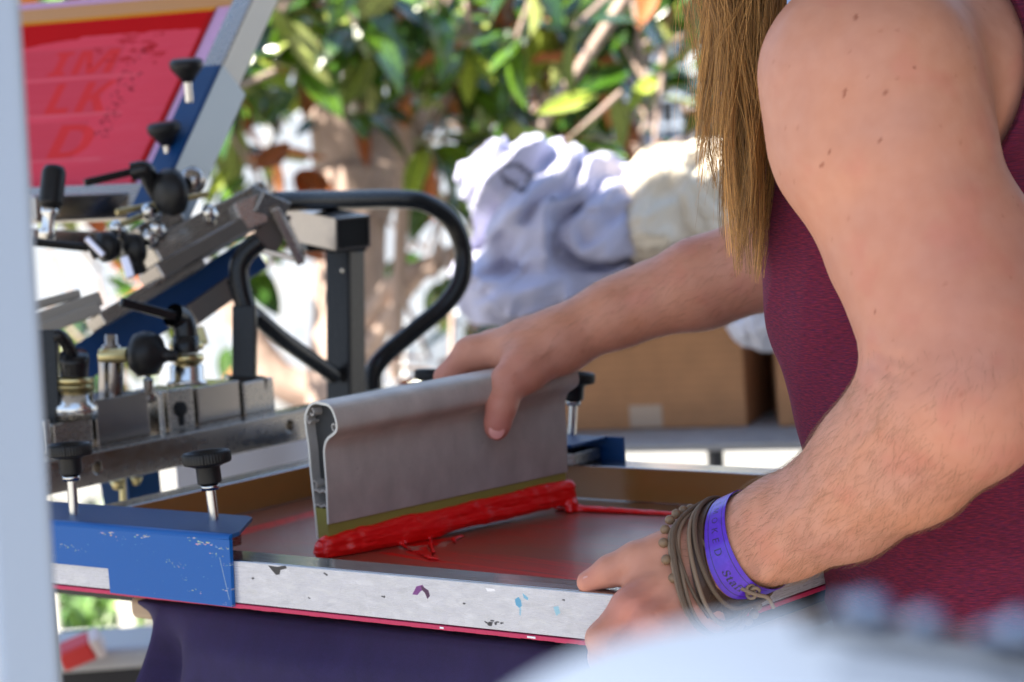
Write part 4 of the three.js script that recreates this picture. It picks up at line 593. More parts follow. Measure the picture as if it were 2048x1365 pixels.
// ---------------------------------------------------------------- second screen, lifted behind
{
  const cq = camera.quaternion, X = V(1, 0, 0.6).normalize().applyQuaternion(cq), Y = V(0.36, 1, -0.6).normalize().applyQuaternion(cq), Z = X.clone().cross(Y).normalize(), o = A(262, 388, 2.66); // o: lower right corner of the inked field
  // X runs right and nearer, Y up and away
  Y.addScaledVector(X, -X.dot(Y)).normalize(); Z.crossVectors(X, Y).normalize();
  const B = new THREE.Matrix4().makeBasis(X, Y, Z).setPosition(o), S = (x, y, z) => V(x, y, z).applyMatrix4(B);
  const bx = (x0, x1, y0, y1, z0, z1, r = 0.001) => rbox(x1 - x0, y1 - y0, z1 - z0, r).translate((x0 + x1) / 2, (y0 + y1) / 2, (z0 + z1) / 2).applyMatrix4(B);
  const t = thing('printing_screen', 'second printing screen lifted upright, covered in red ink with faint letters', 'printing screen', S(-0.2, 0.2, 0));
  const wI = 0.44, hI = 0.25;
  const inkT = canvasTex(1024, 800, (g, w, h) => { // 0.44 x 0.34 m, u from the far left to the right edge
    g.fillStyle = 'rgb(222,70,90)'; g.fillRect(0, 0, w, h);
    for (let i = 0; i < 900; i++) { g.fillStyle = `rgba(${rnd() < 0.6 ? '214,62,82' : '230,104,122'},${rr(0.05, 0.2)})`; g.beginPath(); g.ellipse(rr(0, w), rr(0, h), rr(10, 90), rr(2, 7), 0, 0, 7); g.fill(); }
    for (const y of [0.36, 0.575, 0.83]) { g.fillStyle = 'rgba(226,110,120,0.5)'; g.fillRect(0, y * h * 0.97, w * 0.86, 10); }
    for (const [y0, y1] of [[0.18, 0.345], [0.367, 0.556], [0.60, 0.805]]) { g.fillStyle = 'rgba(196,60,76,0.5)'; g.fillRect(0, y0 * h, w * 0.77, (y1 - y0) * h); }
    g.fillStyle = 'rgba(222,44,38,0.6)'; g.textBaseline = 'alphabetic';
    const word = (s, right, base, size, sx) => { g.save(); g.font = `bold ${size}px sans-serif`; g.translate(right * w, base * h); g.scale(sx, 1); g.textAlign = 'right'; g.fillText(s, 0, 0); g.restore(); };
    word('IM', 0.775, 0.335, 152, 1.15); word('LK', 0.80, 0.552, 190, 0.95); word('D', 0.82, 0.80, 205, 1.08);
    g.fillStyle = 'rgb(190,0,4)'; g.beginPath(); g.moveTo(0, 0.02 * h); g.lineTo(w, 0.02 * h); g.lineTo(w, 0.14 * h); for (let i = 0; i <= 60; i++) { const a = 1 - i / 60; g.lineTo(a * w * 0.97, h * ((a > 0.62 ? 0.115 : mix(0.18, 0.13, sstep(0.3, 0.62, a))) + 0.02 * fbm(a * 20, 1, 2, 3))); } g.lineTo(0, 0.02 * h); g.fill();
    for (let i = 0; i < 60; i++) { const x = rr(0.68, 0.9), y = rr(0.12, 0.3); g.fillStyle = 'rgba(165,6,12,0.6)'; g.beginPath(); g.ellipse(x * w, y * h, rr(4, 26), rr(2, 6), 0, 0, 7); if (rnd() < 0.5) g.fill(); }
    for (let i = 0; i < 90; i++) { g.fillStyle = 'rgba(120,20,30,0.55)'; g.beginPath(); g.ellipse(rr(0.8, 0.86) * w, rr(0.2, 0.7) * h, rr(2, 7), rr(2, 5), 0, 0, 7); g.fill(); }
    g.fillStyle = 'rgb(170,6,10)'; g.fillRect(w * 0.985, 0.02 * h, w * 0.02, h * 0.93); g.fillRect(0.3 * w, 0.968 * h, w * 0.64, h * 0.016); g.fillStyle = 'rgb(214,60,60)'; g.fillRect(0, 0.985 * h, w, h * 0.02);
    g.fillStyle = 'rgb(212,140,30)'; g.fillRect(0, 0, w, h * 0.02);
  });
  const pg = new THREE.PlaneGeometry(wI, hI); pg.translate(-wI / 2, hI / 2, 0.0018).applyMatrix4(B);
  const back = bx(-wI - 0.02, 0.0475, -0.02, hI + 0.03, -0.0008, 0.0002, 0.0002); part('mesh', back, std(C(0.62, 0.36, 0.62), 0.5), t, 'bare mauve mesh at the border');
  const ink = bx(-wI, 0, 0, hI, 0.0004, 0.001, 0.0002); part('ink_backing', ink, std(C(0.4, 0.02, 0.02), 0.5), t); part('ink_field', pg, std(C(1, 1, 1), 0.75, 0, { map: inkT, specularIntensity: 0.3 }), t);
  part('tape_strip', mg([bx(0.030, 0.0475, 0.0, hI + 0.06, 0.0006, 0.0014, 0.0003), bx(-wI, 0.0295, hI + 0.0005, hI + 0.02, 0.0006, 0.0014, 0.0003)]), std(C(0.55, 0.25, 0.06), 0.35), t);
  part('frame_rail', bx(0.048, 0.0745, -0.03, hI + 0.3, -0.002, 0.031, 0.0015), M.alu, t); part('frame_rail', bx(-wI - 0.06, 0.0475, hI + 0.06, hI + 0.093, -0.002, 0.031, 0.0015), M.alu, t); part('frame_rail', bx(-wI - 0.06, 0.0475, -0.034, -0.002, -0.002, 0.02, 0.0015), M.alu, t);
  part('rail_face', bx(0.0747, 0.0755, -0.03, hI + 0.3, -0.002, 0.0305, 0.0003), std(C(0.66, 0.62, 0.54), 0.5, 0.2), t);
  // blue clamp round its lower right edge with two knobs belongs to the press
  const cl = part('clamp_arm', mg([bx(0.046, 0.0755, -0.06, 0.135, 0.034, 0.037), bx(0.076, 0.079, -0.06, 0.135, -0.012, 0.037)]), M.blue, pressT, 'dark blue clamp on the lifted screen'); part('web_face', bx(0.0791, 0.0798, -0.06, 0.135, -0.011, 0.036, 0.0003), std(C(0.42, 0.47, 0.5), 0.4, 0.3), cl);
  for (const [fx, fy, kx, ky] of [[378, 205, 372, 128], [340, 335, 327, 255]]) {
    const f = A(fx, fy, 2.62), k = A(kx, ky, 2.612), ax = k.clone().sub(f).normalize(), s = part('clamp_screw', thread(f, k, 0.0042), M.bright, pressT);
    part('knob', turned(k.clone().addScaledVector(ax, -0.018), k.clone().addScaledVector(ax, 0.006), [[0, 0], [0.006, 0], [0.010, 0.006], [0.0165, 0.014], [0.0172, 0.02], [0.014, 0.023], [0, 0.023]], 40), M.black, s);
  }
}
// ---------------------------------------------------------------- rounded white tub lid in the near foreground
{
  const d = 0.5, c = A(1560, 1574, d), t = thing('white_tub', 'large bluish white rounded lid with dark trim, blurred across the bottom right foreground', 'tub', c.clone());
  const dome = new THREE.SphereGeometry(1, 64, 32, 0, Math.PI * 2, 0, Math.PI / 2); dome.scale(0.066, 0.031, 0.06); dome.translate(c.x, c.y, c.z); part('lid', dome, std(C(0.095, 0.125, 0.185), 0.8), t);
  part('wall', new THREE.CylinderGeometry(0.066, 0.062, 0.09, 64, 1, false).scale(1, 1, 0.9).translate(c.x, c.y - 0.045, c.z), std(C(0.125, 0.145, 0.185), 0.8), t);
  const dk = std(C(0.004, 0.006, 0.012), 0.7), bl = std(C(0.015, 0.04, 0.10), 0.6);
  part('trim', tube([[1600, 1252, d - 0.03], [1680, 1250, d - 0.03], [1740, 1268, d - 0.03], [1850, 1284, d - 0.03], [1960, 1298, d - 0.03], [2100, 1312, d - 0.03]], 0.0021, 40, 10), dk, t, 'dark cord along the rim');
  for (const [x, y, r] of [[1740, 1238, 0.0045], [1850, 1262, 0.004], [1690, 1232, 0.003], [1980, 1290, 0.0036], [2040, 1270, 0.004]]) part('boss', new THREE.SphereGeometry(r, 20, 14).translate(...A(x, y, d - 0.015).toArray()), bl, t);
}
const BX0 = 0.815, BX1 = 0.03; // where the print starts on the wristband
// ---------------------------------------------------------------- the person
{
  const J = (px, py, d, r) => ({ p: A(px, py, d), r });
  const chainD = (p, c, k) => { let r = 1e3; for (let i = 0; i < c.length - 1; i++) { const v = capsule(p, c[i].p, c[i + 1].p, c[i].r, c[i + 1].r); r = r > 1e2 ? v : smin(r, v, k); } return r; };
  const bound = (list, pad) => { const c = V(0, 0, 0); list.forEach((j) => c.add(j.p)); c.multiplyScalar(1 / list.length); let r = 0; list.forEach((j) => (r = Math.max(r, c.distanceTo(j.p) + j.r))); return { c, r: r + pad }; };
  // left arm, nearest the camera
  const S = J(1752, 150, 1.66, 0.063), armL = [S, J(1785, 300, 1.655, 0.0625), J(1838, 480, 1.645, 0.0555), J(1890, 640, 1.63, 0.0505), J(1925, 790, 1.62, 0.0525)];
  const foreL = [J(1918, 805, 1.62, 0.051), J(1815, 910, 1.655, 0.0445), J(1690, 1000, 1.69, 0.0380), J(1570, 1056, 1.72, 0.0332), J(1475, 1099, 1.742, 0.0298)];
  const delt = [J(1668, 150, 1.668, 0.034), J(1682, 265, 1.665, 0.034)], tri = [J(1960, 520, 1.66, 0.040), J(1975, 700, 1.64, 0.042)], brach = [J(1858, 765, 1.615, 0.030), J(1735, 915, 1.66, 0.0315)];
  // left hand: wrist, palm, thumb on the rail, fingers wrapped down over its face
  const palmL = [J(1475, 1097, 1.742, 0.0298), J(1410, 1135, 1.735, 0.0265)], palmL2 = [J(1410, 1125, 1.735, 0.024), J(1300, 1190, 1.715, 0.0155)], palmL3 = [J(1408, 1152, 1.726, 0.022), J(1350, 1245, 1.70, 0.0145)], palmL4 = [J(1410, 1172, 1.722, 0.018), J(1405, 1265, 1.70, 0.013)];
  const thumbL = [J(1400, 1108, 1.737, 0.0195), J(1330, 1116, 1.727, 0.0165), J(1275, 1124, 1.725, 0.0128), J(1222, 1142, 1.727, 0.0098), J(1176, 1165, 1.732, 0.0078)];
  const idxL = [J(1320, 1180, 1.712, 0.0165), J(1262, 1216, 1.70, 0.0128), J(1203, 1278, 1.694, 0.0098), J(1205, 1318, 1.712, 0.0088), J(1225, 1318, 1.738, 0.0078)];
  const midL = [J(1345, 1210, 1.706, 0.0155), J(1300, 1250, 1.692, 0.0125), J(1243, 1308, 1.686, 0.0098), J(1240, 1338, 1.706, 0.0088), J(1258, 1336, 1.734, 0.008)];
  const rngL = [J(1375, 1235, 1.702, 0.0145), J(1345, 1272, 1.690, 0.0118), J(1292, 1324, 1.686, 0.0092), J(1286, 1350, 1.704, 0.0084), J(1300, 1346, 1.73, 0.0076)];
  const pnkL = [J(1405, 1255, 1.702, 0.0130), J(1388, 1285, 1.694, 0.0104), J(1344, 1328, 1.69, 0.0080), J(1338, 1350, 1.704, 0.0074), J(1350, 1346, 1.726, 0.0068)];
  const knuckL = [[A(1258, 1212, 1.692), 0.006], [A(1297, 1246, 1.684), 0.006], [A(1343, 1268, 1.682), 0.0055]];
  // right arm, reaching across to the squeegee
  const SR = J(2080, 120, 1.97, 0.066), armR = [SR, J(1900, 330, 2.04, 0.052), J(1700, 460, 2.10, 0.046)];
  const foreR = [J(1700, 460, 2.10, 0.045), J(1560, 512, 2.13, 0.041), J(1400, 568, 2.155, 0.0365), J(1235, 628, 2.17, 0.0262), J(1128, 680, 2.175, 0.0225)];
  const ulnaR = [J(1300, 590, 2.18, 0.024), J(1125, 664, 2.187, 0.0185)];
  const handR = [J(1128, 680, 2.175, 0.0225), J(1060, 698, 2.185, 0.0235)], palmRa = [J(1060, 690, 2.19, 0.022), J(955, 704, 2.203, 0.0135)], palmRb = [J(1070, 690, 2.205, 0.021), J(990, 692, 2.225, 0.0135)], palmRc = [J(1080, 694, 2.215, 0.020), J(1025, 690, 2.245, 0.013)], palmRd = [J(1090, 700, 2.215, 0.019), J(1058, 692, 2.262, 0.012)];
  const thenR = [J(1110, 692, 2.17, 0.022), J(1048, 740, 2.158, 0.0175), J(1018, 765, 2.150, 0.0145)];
  const thumbR = [J(1018, 765, 2.150, 0.0145), J(1003, 812, 2.142, 0.0122), J(995, 848, 2.143, 0.0102), J(993, 860, 2.144, 0.0088)];
  const idxR = [J(955, 704, 2.203, 0.0135), J(940, 706, 2.206, 0.0132), J(893, 756, 2.222, 0.0104), J(900, 805, 2.236, 0.0092), J(915, 840, 2.236, 0.0080)];
  const midR = [J(990, 692, 2.225, 0.0132), J(975, 696, 2.228, 0.0128), J(935, 742, 2.245, 0.0102), J(940, 800, 2.252, 0.0092), J(952, 838, 2.250, 0.008)];
  const rngR = [J(1025, 690, 2.245, 0.0125), J(1010, 692, 2.248, 0.0122), J(975, 736, 2.265, 0.0098), J(980, 795, 2.27, 0.009), J(990, 830, 2.268, 0.008)];
  const pnkR = [J(1058, 692, 2.262, 0.0115), J(1045, 696, 2.265, 0.0108), J(1015, 732, 2.28, 0.0086), J(1020, 780, 2.283, 0.008), J(1028, 808, 2.28, 0.007)];
  // trunk
  const ax = V(0.45, 0, -0.89).applyQuaternion(camera.quaternion), off = (j, s) => ({ p: j.p.clone().addScaledVector(ax, s), r: j.r });
  const spine = [J(1912, 130, 1.9, 0.094), J(1893, 420, 1.9, 0.1055), J(1915, 600, 1.9, 0.1035), J(1962, 800, 1.9, 0.0985), J(2030, 1120, 1.9, 0.102), J(2070, 1480, 1.9, 0.112)], tA = spine.map((j) => off(j, -0.055)), tB = spine.map((j) => off(j, 0.06));
  const neck = [J(1880, -80, 1.88, 0.062), J(1800, -260, 1.88, 0.058)], headC = A(1690, -420, 1.88);
  const clav = [J(1910, 60, 1.86, 0.07), S], clavR = [J(1950, 40, 1.93, 0.07), SR], lat = [J(1960, 200, 1.74, 0.052), J(1985, 420, 1.77, 0.05)];
  const trunk = (p) => smin(chainD(p, tA, 0.03), chainD(p, tB, 0.03), 0.07);
  const trunkS = (p) => { let r = trunk(p); r = smin(r, chainD(p, lat, 0.02), 0.05); r = smin(r, capsule(p, clav[0].p, clav[1].p, 0.07, 0.06), 0.05); return smin(r, capsule(p, clavR[0].p, clavR[1].p, 0.07, 0.06), 0.05); };
  const bHL = bound([...palmL, ...palmL3, ...thumbL, ...idxL, ...midL, ...rngL, ...pnkL], 0.005), bHR = bound([...handR, ...thumbR, ...idxR, ...midR, ...rngR, ...pnkR], 0.005);
  const onto = (f, pts) => pts.map(([px, py]) => { let d = 1.3; const q = V(0, 0, 0); for (let i = 0; i < 60; i++) { q.copy(A(px, py, d)); const e = f(q); d += e * 0.9; if (Math.abs(e) < 1e-4) break; } return q.clone(); });
  const near2 = (p, l) => { let r = 9; for (let i = 0; i < l.length - 1; i++) r = Math.min(r, capsule(p, l[i], l[i + 1], 0, 0)); return r; };
  const handR0 = (p) => {
    let r = chainD(p, handR, 0.01); for (const c of [palmRa, palmRb, palmRc, palmRd]) r = smin(r, chainD(p, c, 0.01), 0.014);
    r = smin(r, chainD(p, thenR, 0.012), 0.018); r = smin(r, chainD(p, thumbR, 0.006), 0.006);
    return smin(r, Math.min(chainD(p, idxR, 0.005), chainD(p, midR, 0.005), chainD(p, rngR, 0.005), chainD(p, pnkR, 0.005)), 0.006);
  };
  const A0R = handR0;
  const handL0 = (p) => {
    let r = chainD(p, palmL, 0.01); r = smin(r, chainD(p, palmL2, 0.01), 0.014); r = smin(r, chainD(p, palmL3, 0.01), 0.014); r = smin(r, chainD(p, palmL4, 0.01), 0.014);
    for (const [c, q] of knuckL) r = smin(r, p.distanceTo(c) - q, 0.014);
    r = smin(r, chainD(p, thumbL, 0.006), 0.012);
    let fg = Math.min(chainD(p, idxL, 0.005), chainD(p, midL, 0.005), chainD(p, rngL, 0.005), chainD(p, pnkL, 0.005)); return smin(r, fg, 0.007);
  };
  const tendons = [[[1410, 1120], [1340, 1160], [1265, 1205]], [[1425, 1145], [1360, 1195], [1300, 1240]], [[1440, 1165], [1390, 1215], [1345, 1262]]].map((l) => onto(handL0, l)), vein2 = onto(handL0, [[1395, 1110], [1335, 1150], [1318, 1200], [1308, 1225]]), webF = onto(handL0, [[1240, 1152], [1275, 1150], [1310, 1140]]);
  const rTend = [onto(A0R, [[1090, 660], [1010, 672], [940, 690]]), onto(A0R, [[1110, 690], [1060, 722], [1020, 752]])], rFold = [onto(A0R, [[985, 806], [1003, 812], [1022, 806]]), onto(A0R, [[986, 814], [1004, 820], [1022, 814]]), onto(A0R, [[900, 738], [918, 752], [930, 762]])];
  const handRf = (p) => { let r = handR0(p); if (Math.abs(r) > 0.015) return r; for (const v of rTend) { const e = near2(p, v); r -= 0.0014 * Math.exp(-e * e / 0.000012); } for (const v of rFold) { const e = near2(p, v); r += 0.0008 * Math.exp(-e * e / 0.000003); } return r; };
  const thumbFold = [onto(handL0, [[1228, 1118], [1232, 1135], [1228, 1158]]), onto(handL0, [[1221, 1120], [1224, 1136], [1220, 1160]])];
  const handLf = (p) => { let r = handL0(p); if (Math.abs(r) > 0.015) return r; for (const v of tendons) { const e = near2(p, v); r -= 0.0013 * Math.exp(-e * e / 0.00001); } let e = near2(p, vein2); r -= 0.0011 * Math.exp(-e * e / 0.000006); e = near2(p, webF); r += 0.0012 * Math.exp(-e * e / 0.00001); for (const v of thumbFold) { e = near2(p, v); r += 0.0006 * Math.exp(-e * e / 0.000002); } return r; };
  
  const armL0 = (p) => { let r = smin(chainD(p, armL, 0.02), chainD(p, foreL, 0.012), 0.016); r = smin(r, capsule(p, delt[0].p, delt[1].p, delt[0].r, delt[1].r), 0.05); r = smin(r, capsule(p, tri[0].p, tri[1].p, tri[0].r, tri[1].r), 0.04); return smin(r, capsule(p, brach[0].p, brach[1].p, brach[0].r, brach[1].r), 0.025); };
  const veins = [[[1755, 860], [1700, 925], [1640, 985], [1580, 1035], [1530, 1070]], [[1840, 960], [1760, 1010], [1690, 1060], [1610, 1100]], [[1790, 800], [1760, 850], [1700, 900]], [[1700, 925], [1690, 980], [1640, 1050]]].map((l) => onto(armL0, l));
  const folds = [[[1740, 702], [1775, 716], [1815, 722]], [[1735, 720], [1770, 742], [1800, 752]]].map((l) => onto(armL0, l)), ulna = onto(armL0, [[1530, 1150]])[0];
  const armLf = (p) => { let r = armL0(p); if (Math.abs(r) > 0.02) return r; for (const v of veins) { const e = near2(p, v); r -= 0.0009 * Math.exp(-e * e / 0.000016); } for (const v of folds) { const e = near2(p, v); r += 0.0016 * Math.exp(-e * e / 0.000012); } return smin(r, p.distanceTo(ulna) - 0.003, 0.014); };
  const armRf = (p) => smin(smin(chainD(p, armR, 0.02), chainD(p, foreR, 0.012), 0.02), capsule(p, ulnaR[0].p, ulnaR[1].p, ulnaR[0].r, ulnaR[1].r), 0.02);
  const hR = new THREE.Matrix4().makeRotationY(0.9).multiply(new THREE.Matrix4().makeRotationX(0.35)).setPosition(headC).invert(), hq = V(0, 0, 0);
  const ell = (q, x, y, z, a, b, c) => (Math.hypot((q.x - x) / a, (q.y - y) / b, (q.z - z) / c) - 1) * Math.min(a, b, c);
  const headF = (p) => { // local: looking along -z
    hq.copy(p).applyMatrix4(hR); let r = ell(hq, 0, 0.03, 0.01, 0.076, 0.095, 0.095); r = smin(r, ell(hq, 0, -0.055, -0.03, 0.052, 0.062, 0.058), 0.04); r = smin(r, ell(hq, 0, -0.015, -0.098, 0.011, 0.024, 0.018), 0.014);
    r = smin(r, ell(hq, 0, -0.062, -0.085, 0.024, 0.008, 0.01), 0.01); for (const s of [-1, 1]) { r = smin(r, ell(hq, s * 0.075, 0, 0.015, 0.008, 0.03, 0.018), 0.008); r = Math.max(r, -ell(hq, s * 0.031, 0.012, -0.092, 0.016, 0.01, 0.012)); r = smin(r, ell(hq, s * 0.031, 0.012, -0.079, 0.012, 0.012, 0.012), 0.002); }
    return r;
  };
  const body = (p) => {
    let r = smin(trunkS(p), armLf(p), 0.022); r = smin(r, armRf(p), 0.02); r = smin(r, chainD(p, neck, 0.02), 0.05);
    const dh = p.distanceTo(headC) - 0.15; r = smin(r, dh > 0.06 ? dh : headF(p), 0.03);
    let d = p.distanceTo(bHL.c) - bHL.r; r = smin(r, d > 0.03 ? d : handLf(p), d > 0.03 ? 0.001 : 0.012);
    d = p.distanceTo(bHR.c) - bHR.r; r = smin(r, d > 0.03 ? d : handRf(p), d > 0.03 ? 0.001 : 0.012);
    return r;
  };
  const person = thing('person', 'person in maroon tank top with long fair hair pulling a squeegee over the screen', 'person', spine[4].p.clone().setY(0));
  const wristDir = foreL[4].p.clone().sub(foreL[3].p).normalize();
  const redAt = [[A(1255, 1220, 1.69), 0.02, 0.5], [A(1175, 1160, 1.73), 0.018, 0.45], [A(993, 855, 2.14), 0.02, 0.9], [A(1300, 1250, 1.69), 0.02, 0.4], [A(900, 750, 2.22), 0.03, 0.5], [A(1990, 820, 1.6), 0.05, 0.3], [A(1010, 750, 2.14), 0.03, 0.35], [A(2000, 560, 1.63), 0.07, 0.22], [A(1900, 500, 1.6), 0.06, 0.15]];
  const moles = [[1690, 186, 2.6], [1714, 36, 2.6], [1642, 331, 2.3], [1659, 307, 1.8], [1773, 188, 2], [1745, 108, 1.2], [1830, 138, 1.3], [1932, 668, 1.8], [1604, 190, 1.2], [1846, 848, 1.4], [1750, 626, 1.2], [1700, 350, 1.1], [1760, 280, 1.2], [1890, 120, 1.2]].map(([x, y, r]) => [V((x - 1024) / FPX, -(y - 682.5) / FPX, -1).applyQuaternion(camera.quaternion).normalize(), r]);
  const g = meshField(body, A(860, 1400, 2.3).min(A(860, 1400, 1.55)).add(V(-0.05, -0.12, 0)).setZ(-2.45), V(0.62, 1.72, -1.42), 0.0026);
  nudge(g, (p) => 0.00028 * fbm(p.x * 55, p.y * 55, p.z * 55, 3) + 0.00016 * N3(p.x * 420, p.y * 420, p.z * 420));
  const eyeDir = V(0, 0, 0);
  tint(g, (p) => {
    const m = fbm(p.x * 16, p.y * 16, p.z * 16, 4), m2 = fbm(p.x * 90 + 5, p.y * 90, p.z * 90, 3); let r = 0.60 + 0.11 * m + 0.05 * m2, gg = 0.275 + 0.03 * m + 0.045 * m2, b = 0.183 - 0.01 * m + 0.04 * m2;
    for (const [c, rad, s] of redAt) { const k = s * Math.exp(-p.distanceToSquared(c) / (rad * rad)); r = mix(r, 0.56, k); gg = mix(gg, 0.19, k); b = mix(b, 0.15, k); }
    const bl = sstep(0.05, 0.4, fbm(p.x * 30, p.y * 30 + 9, p.z * 30, 3)); gg *= 1 - 0.09 * bl; b *= 1 - 0.07 * bl;   // blotches
    if (fbm(p.x * 300, p.y * 300, p.z * 300, 2) > 0.39) { r *= 0.88; gg *= 0.8; b *= 0.76; }                        // freckles
    eyeDir.copy(p).sub(EYE).normalize(); if (p.z > -1.75) for (const [d, s] of moles) { const a = eyeDir.distanceTo(d) * 1.62; if (a < s * 0.0006) { r *= 0.6; gg *= 0.45; b *= 0.4; } }
    return [r, gg, b];
  });
  const skinM = std(C(1, 1, 1), 0.46, 0, { vertexColors: true, sheen: 0.08, sheenRoughness: 0.5, sheenColor: C(1, 0.7, 0.5), specularIntensity: 0.55 });
  part('body', g, skinM, person);
  // thumb nails
  const nail = (at, nrm, along, w, l) => { const q = new THREE.SphereGeometry(1, 16, 10); q.scale(w, 0.0012, l); const z = along.clone().normalize(), y = nrm.clone().addScaledVector(z, -nrm.dot(z)).normalize(), x = y.clone().cross(z); return q.applyMatrix4(new THREE.Matrix4().makeBasis(x, y, z).setPosition(at)); };
  const toEye = (p) => EYE.clone().sub(p).normalize();
  part('thumb_nail', nail(thumbR[3].p.clone().addScaledVector(toEye(thumbR[3].p), 0.0096).add(V(0, -0.001, 0)), toEye(thumbR[3].p), thumbR[3].p.clone().sub(thumbR[1].p), 0.0066, 0.0072), std(C(0.72, 0.30, 0.26), 0.25), person);
  { const d = thumbL[4].p.clone().sub(thumbL[3].p), up = V(0.1, 1, 0.35).normalize(); part('thumb_nail', nail(thumbL[4].p.clone().addScaledVector(up, 0.0072).addScaledVector(d.clone().normalize(), 0.001), up, d, 0.0054, 0.0062), std(C(0.66, 0.36, 0.32), 0.3), person); }
  // ---- tank top
  const hole = (c, r) => { const inv = new THREE.Matrix4().makeBasis(V(1, 0, 0), V(0, 1, 0), V(0, 0, 1)).multiply(new THREE.Matrix4().makeRotationFromQuaternion(camera.quaternion)).setPosition(c).invert(), q = V(0, 0, 0); return (p) => { q.copy(p).applyMatrix4(inv); return (Math.hypot(q.x / r[0], q.y / r[1], q.z / r[2]) - 1) * Math.min(...r); }; };
  const hL = hole(A(1787, 120, 1.72), [0.083, 0.098, 0.16]), hRt = hole(A(2120, 80, 2.05), [0.085, 0.1, 0.12]), nh = hole(A(1840, -120, 1.88), [0.10, 0.085, 0.11]);
  const q2 = V(0, 0, 0);
  const top = (p) => {
    const r = trunkS(p); if (r > 0.05) return r - 0.01;
    q2.copy(p).sub(spine[3].p); const h = p.y;
    const low = sstep(1.0, 0.84, h); let w = 0.0025 * fbm(p.x * 10, p.y * 14, p.z * 10, 3) + low * 0.016 * (0.5 - Math.abs(N3(p.x * 9 + 4, p.y * 30 + p.x * 14, p.z * 9))) + 0.006 * (0.4 - Math.abs(N3(p.x * 12, p.y * 16 - p.x * 22, p.z * 12 + 2)));
    const dl = hL(p), edge = Math.exp(-Math.pow((dl - 0.007) / 0.006, 2)) * 0.0012;
    return Math.max(r - 0.006 - w - edge, -dl, -hRt(p), -nh(p), 0.70 - p.y);
  };
  const tg = meshField(top, V(0.02, 0.66, -2.35), V(0.62, 1.5, -1.48), 0.0032);
  { const P = tg.attributes.position, uv = new Float32Array(P.count * 2), p = V(0, 0, 0), back = ax.clone(), side = V(0, 1, 0).cross(back).normalize(); for (let i = 0; i < P.count; i++) { p.fromBufferAttribute(P, i).sub(spine[2].p); uv[i * 2] = Math.atan2(p.dot(side), -p.dot(back)) * 0.14; uv[i * 2 + 1] = p.y; } tg.setAttribute('uv', new THREE.BufferAttribute(uv, 2)); }
  const hash = (a, b) => { const x = Math.sin(a * 127.1 + b * 311.7) * 43758.5453; return x - Math.floor(x); };
  const jersey = tex(512, 512, (i, j) => { const row = (j % 3 === 0 ? -9 : 0), s = fbm(i / 22, j / 2.4, 3, 3), run = (j * 37) % 97, h = hash(Math.floor((i + run) / 9), j); let r = 128 + 90 * s + row + 8 * (rnd() - 0.5), g2 = 30 + 22 * s + row * 0.3, b = 66 + 26 * s + row * 0.6; if (h < 0.16) { r -= 20; b += 12; } else if (h > 0.88) { r += 16; g2 += 4; } return [r, g2, b]; }); jersey.repeat.set(7, 7);
  part('tank_top', tg, std(C(0.66, 0.62, 0.66), 0.95, 0, { map: jersey, sheen: 0.12, sheenRoughness: 0.5, sheenColor: C(0.7, 0.25, 0.4) }), person);
  // ---- trousers and shoes (below the frame)
  const hipA = spine[5].p.clone(), tr = (p) => { let r = 1e3; for (const s of [-1, 1]) { const h = hipA.clone().addScaledVector(ax, s * 0.085), k = V(h.x - 0.02 * s, 0.46, h.z + 0.02), a = V(h.x + 0.03, 0.09, h.z + 0.05 * s); r = Math.min(r, smin(capsule(p, h, k, 0.1, 0.072), capsule(p, k, a, 0.072, 0.058), 0.03)); } return smin(r, capsule(p, hipA.clone().addScaledVector(ax, -0.06), hipA.clone().addScaledVector(ax, 0.06), 0.118, 0.118), 0.05); };
  const trM = (p) => Math.max(tr(p) + 0.003 * fbm(p.x * 12, p.y * 20, p.z * 12, 2), p.y - 0.76, 0.06 - p.y);
  part('trousers', meshField(trM, V(hipA.x - 0.35, 0.04, hipA.z - 0.35), V(hipA.x + 0.35, 0.82, hipA.z + 0.35), 0.008), std(C(0.03, 0.035, 0.05), 0.9), person);
  for (const s of [-1, 1]) { const h = hipA.clone().addScaledVector(ax, s * 0.085), a = V(h.x + 0.03, 0.05, h.z + 0.05 * s), f = a.clone().add(V(-0.14, -0.015, -0.1)); part('shoe', meshField((p) => Math.max(capsule(p, a, f, 0.05, 0.036), 0.002 - p.y), V(Math.min(a.x, f.x) - 0.07, -0.01, Math.min(a.z, f.z) - 0.07), V(Math.max(a.x, f.x) + 0.07, 0.12, Math.max(a.z, f.z) + 0.07), 0.006), std(C(0.02, 0.02, 0.022), 0.6), person); }
  // ---- hair: separate strands falling from the crown past the shoulder
  {
    const pos = [], nor = [], col = [], idx = [];
    const strand = (pts, r0, r1, c0, c1) => { const n = pts.length, t = V(0, 0, 0), a = V(0, 0, 0), b = V(0, 0, 0), base = pos.length / 3;
      for (let i = 0; i < n; i++) { t.copy(pts[Math.min(n - 1, i + 1)]).sub(pts[Math.max(0, i - 1)]).normalize(); a.set(1, 0, 0.3).cross(t).normalize(); b.crossVectors(t, a); const k = i / (n - 1), r = mix(r0, r1, k * k);
        for (let s = 0; s < 3; s++) { const x = Math.cos(s * 2.094), y = Math.sin(s * 2.094), nx = a.x * x + b.x * y, ny = a.y * x + b.y * y, nz = a.z * x + b.z * y; pos.push(pts[i].x + nx * r, pts[i].y + ny * r, pts[i].z + nz * r); nor.push(nx, ny, nz); for (let c = 0; c < 3; c++) col.push(mix(c0[c], c1[c], k)); } }
      for (let i = 0; i < n - 1; i++) for (let s = 0; s < 3; s++) { const p = base + i * 3 + s, q = base + i * 3 + (s + 1) % 3; idx.push(p, q, p + 3, q, q + 3, p + 3); } };
    const locks = []; // a lock: top x, bottom x, length end, depth
